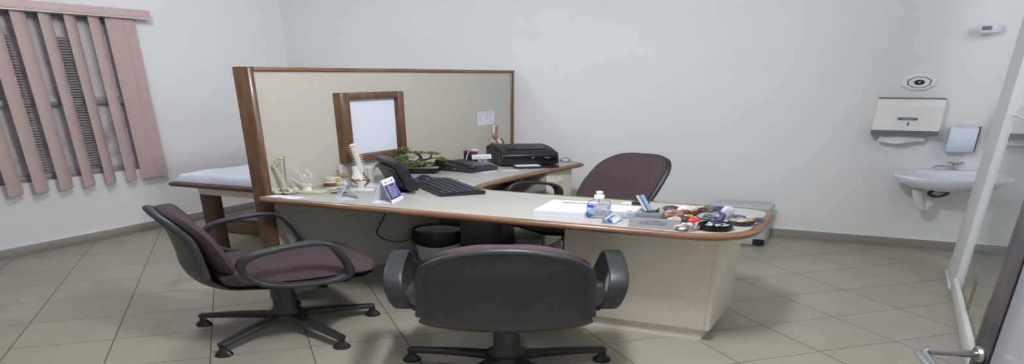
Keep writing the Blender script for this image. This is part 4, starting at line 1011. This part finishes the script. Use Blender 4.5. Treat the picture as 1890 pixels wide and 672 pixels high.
for z_, x0_, x1_ in ((.036, -.024, .018), (.028, -.036, .034), (.020, -.038, .034)):
    x = x0_
    while x < x1_:
        l = rnd.uniform(.002, .006); b.box(x, min(x + l, x1_), -.0008, -.0003, z_, z_ + rnd.uniform(.0026, .0042), M=nM); x += l + rnd.uniform(.001, .0025)
npl.part('lettering', b, 'ink')
# ---------------------------------------------------------------- mineral collection
def stone(label, at, r, mt, seed, amp=.3, freq=1.6, rz=C, tilt=0, cat='stone', name='stone', flat=True, group=None, sub=3):
    r = (r[0], r[1], r[2] * (1.25 if amp > .08 else 1)); b = MB().blob((0, 0, r[2] * .85), r, seed=seed, amp=amp, freq=freq, sub=sub, M=RY(tilt) if tilt else None, floor=None if tilt else 0.0)
    if tilt:
        mz = min(v.z for v in b.v); b.xf(T(0, 0, -mz))
    return solo(name, label, cat, b, mt, at=(at[0], at[1], Z), rz=rz, group=group, sharp=25)
r_grey = rock('grey_rock', (88, 86, 86), (170, 166, 160)); r_dark = rock('dark_grey_rock', (40, 40, 44), (84, 84, 86))
r_pink = rock('pink_brown_rock', (120, 78, 68), (186, 146, 130), .35, coat=.3); r_cream = rock('cream_rock', (168, 150, 128), (212, 202, 186), .4)
r_quartz = rock('white_quartz', (176, 168, 152), (220, 214, 200), .4, coat=.2); r_olive = rock('olive_grey_rock', (60, 58, 54), (104, 100, 92))
r_brown = rock('dark_brown_rock', (58, 34, 30), (110, 70, 56), .3, coat=.4); r_amber = rock('amber_rock', (150, 96, 30), (226, 178, 84), .25, coat=.5)
r_ameth = rock('amethyst', (58, 58, 86), (136, 134, 168), .3, ns=70, coat=.4, bump=.9); r_druse = rock('grey_crystal_cluster', (92, 84, 82), (206, 198, 192), .35, ns=90, coat=.3, bump=1.0)
r_blue = rock('deep_blue_glass', (20, 32, 110), (90, 140, 190), .12, ns=26, coat=.8, bump=0); r_slab = rock('striped_grey_slab', (84, 86, 90), (176, 178, 182), .35, ns=30)
r_green = rock('grey_green_pebble', (120, 132, 128), (168, 176, 170), .3, ns=20, bump=.1)
stone('flat dark blue-grey stone behind the pen holder', (-.535, 2.19), (.027, .022, .011), r_dark, 1)
stone('glossy pinkish brown stone right of the pen holder', (-.500, 2.085), (.030, .024, .017), r_pink, 2, flat=False)
stone('long cream quartz lump at the back of the stones', (-.478, 2.155), (.036, .022, .019), r_quartz, 3)
stone('olive grey rough lump before the blue glass ball', (-.425, 2.165), (.029, .024, .021), r_olive, 4, amp=.5)
stone('round blue marbled glass paperweight at the back', (-.405, 2.225), (.024, .024, .019), r_blue, 5, amp=0, name='paperweight', cat='paperweight')
stone('dark stone with golden amber face in the middle', (-.470, 2.110), (.020, .016, .014), r_brown, 7, amp=.4)
stone('small golden amber stone in the middle', (-.456, 2.070), (.014, .010, .011), r_amber, 8)
stone('reddish brown shard leaning behind the grey slab', (-.440, 2.128), (.022, .010, .015), r_brown, 9, amp=.5)
stone('striped grey slab behind the red ball', (-.410, 2.080), (.026, .018, .016), r_slab, 10)
stone('small smooth grey stone between pen holder and red ball', (-.489, 2.045), (.016, .013, .008), r_green, 11, amp=.15)
stone('cream pebble just right of the name plate', (-.480, 2.003), (.020, .015, .012), r_cream, 12, amp=.2)
stone('black oval pebble before the cream one', (-.462, 1.968), (.014, .010, .009), r_dark, 13, amp=.1)
stone('matt black stone left of the red ball', (-.450, 2.018), (.014, .014, .013), r_dark, 14, amp=.2)
stone('smooth bright red ball among the stones', (-.424, 1.998), (.0185, .0185, .0185), M['red'], 15, amp=0.02, name='ball', cat='ball', flat=False)
stone('clear crystal shard between red ball and round dish', (-.398, 1.975), (.016, .008, .008), M['crystal'], 16, amp=.3, tilt=-35)
stone('large grey crystal cluster at the front edge of the desk', (-.420, 1.902), (.032, .022, .016), r_druse, 17, amp=.35, freq=2.2, sub=4)
stone('frosted white crystal dome standing at the back', (-.360, 2.115), (.019, .015, .040), M['crystal'], 18, amp=.06, name='crystal')
stone('dark rough stone between the grey slab and the round dish', (-.378, 2.035), (.020, .016, .014), r_dark, 41, amp=.45)
stone('dark grey lump behind the amethyst', (-.385, 2.115), (.020, .016, .016), r_grey, 42, amp=.5)
stone('small brown stone at the foot of the pinkish stone', (-.500, 2.040), (.014, .012, .009), r_brown, 43, amp=.3)
stone('dark purple stone behind the carved bowl, next to the dome', (-.335, 2.090), (.016, .014, .012), r_olive, 44, amp=.5)
rd = Thing('round_dish', 'round black dish holding an upright amethyst at the desk corner', 'dish', (-.357, 1.945, Z), C)
rd.part('dish', MB().lathe([(0, 0), (.040, 0), (.043, .004), (.0425, .012), (.0445, .015), (.0445, .030), (.041, .032), (.038, .020), (0, .020)], 36), 'blackgloss')
b = MB(); rnd = random.Random(4)
for k in range(26):
    a = rnd.uniform(0, 6.28); q_ = .032 * math.sqrt(rnd.random()); b.blob((q_ * math.cos(a), q_ * math.sin(a), .026), (.006, .005, .005), seed=k, amp=.4, sub=1)
rd.part('crystal_chips', b, 'crystal', kind='stuff')
solo('amethyst', 'upright blue-grey amethyst standing in the round black dish', 'crystal', MB().blob((0, 0, .034), (.017, .011, .036), seed=21, amp=.28, freq=1.8, sub=4, M=RY(14)), r_ameth, at=(-.362, 1.950, Z + .022), rz=C, sharp=25)
bw = Thing('stone_bowl', 'dark carved bowl filled with polished pebbles at the desk corner', 'bowl', (-.308, 2.040, Z), C)
bw.part('bowl', MB().lathe([(0, 0), (.026, 0), (.030, .006), (.038, .024), (.037, .026), (.034, .022), (.024, .010), (0, .008)], 28), rock('dark_carved_stone', (42, 36, 32), (80, 70, 62), .6, ns=80))
pbm = [r_green, r_quartz, r_green, r_amber, r_green, r_cream, r_pink, r_green, r_slab, r_green]
pbp = [(-.022, -.010), (-.008, -.018), (.008, -.014), (.022, -.006), (-.012, .004), (.004, .002), (.018, .010), (-.020, .012), (.0, .018), (-.026, .001)]
pbl = ['grey-green', 'white', 'grey-green', 'golden', 'grey-green', 'cream', 'pink', 'grey-green', 'striped grey', 'grey-green']
for k, ((a, c), m_) in enumerate(zip(pbp, pbm)):
    ca, sa = math.cos(R(C)), math.sin(R(C)); X = -.308 + a * ca - c * sa; Y = 2.040 + a * sa + c * ca
    solo('pebble', 'polished %s pebble lying in the dark carved bowl' % pbl[k], 'pebble', MB().blob((0, 0, .007), (.0105, .0085, .007), seed=30 + k, amp=.15, sub=2), m_, at=(X, Y, Z + .0185 + (.002 if k in (4, 5, 8) else 0)), rz=C, group='pebbles in the carved bowl')
stone('flat purple crystal piece behind the carved bowl', (-.330, 2.115), (.022, .016, .012), r_ameth, 22, amp=.5)
stone('small purple crystal piece right of the carved bowl', (-.275, 2.105), (.015, .012, .011), r_ameth, 23, amp=.5)
solo('paper_slip', 'white card lying behind the cream quartz lump', 'paper', MB().box(-.03, .03, -.018, .018, 0, .0012), 'paper', at=(-.520, 2.268, Z), rz=0)
solo('paper_slip', 'white card lying behind the olive grey lump', 'paper', MB().box(-.028, .028, -.014, .014, 0, .0012), 'paper', at=(-.450, 2.272, Z), rz=-6)
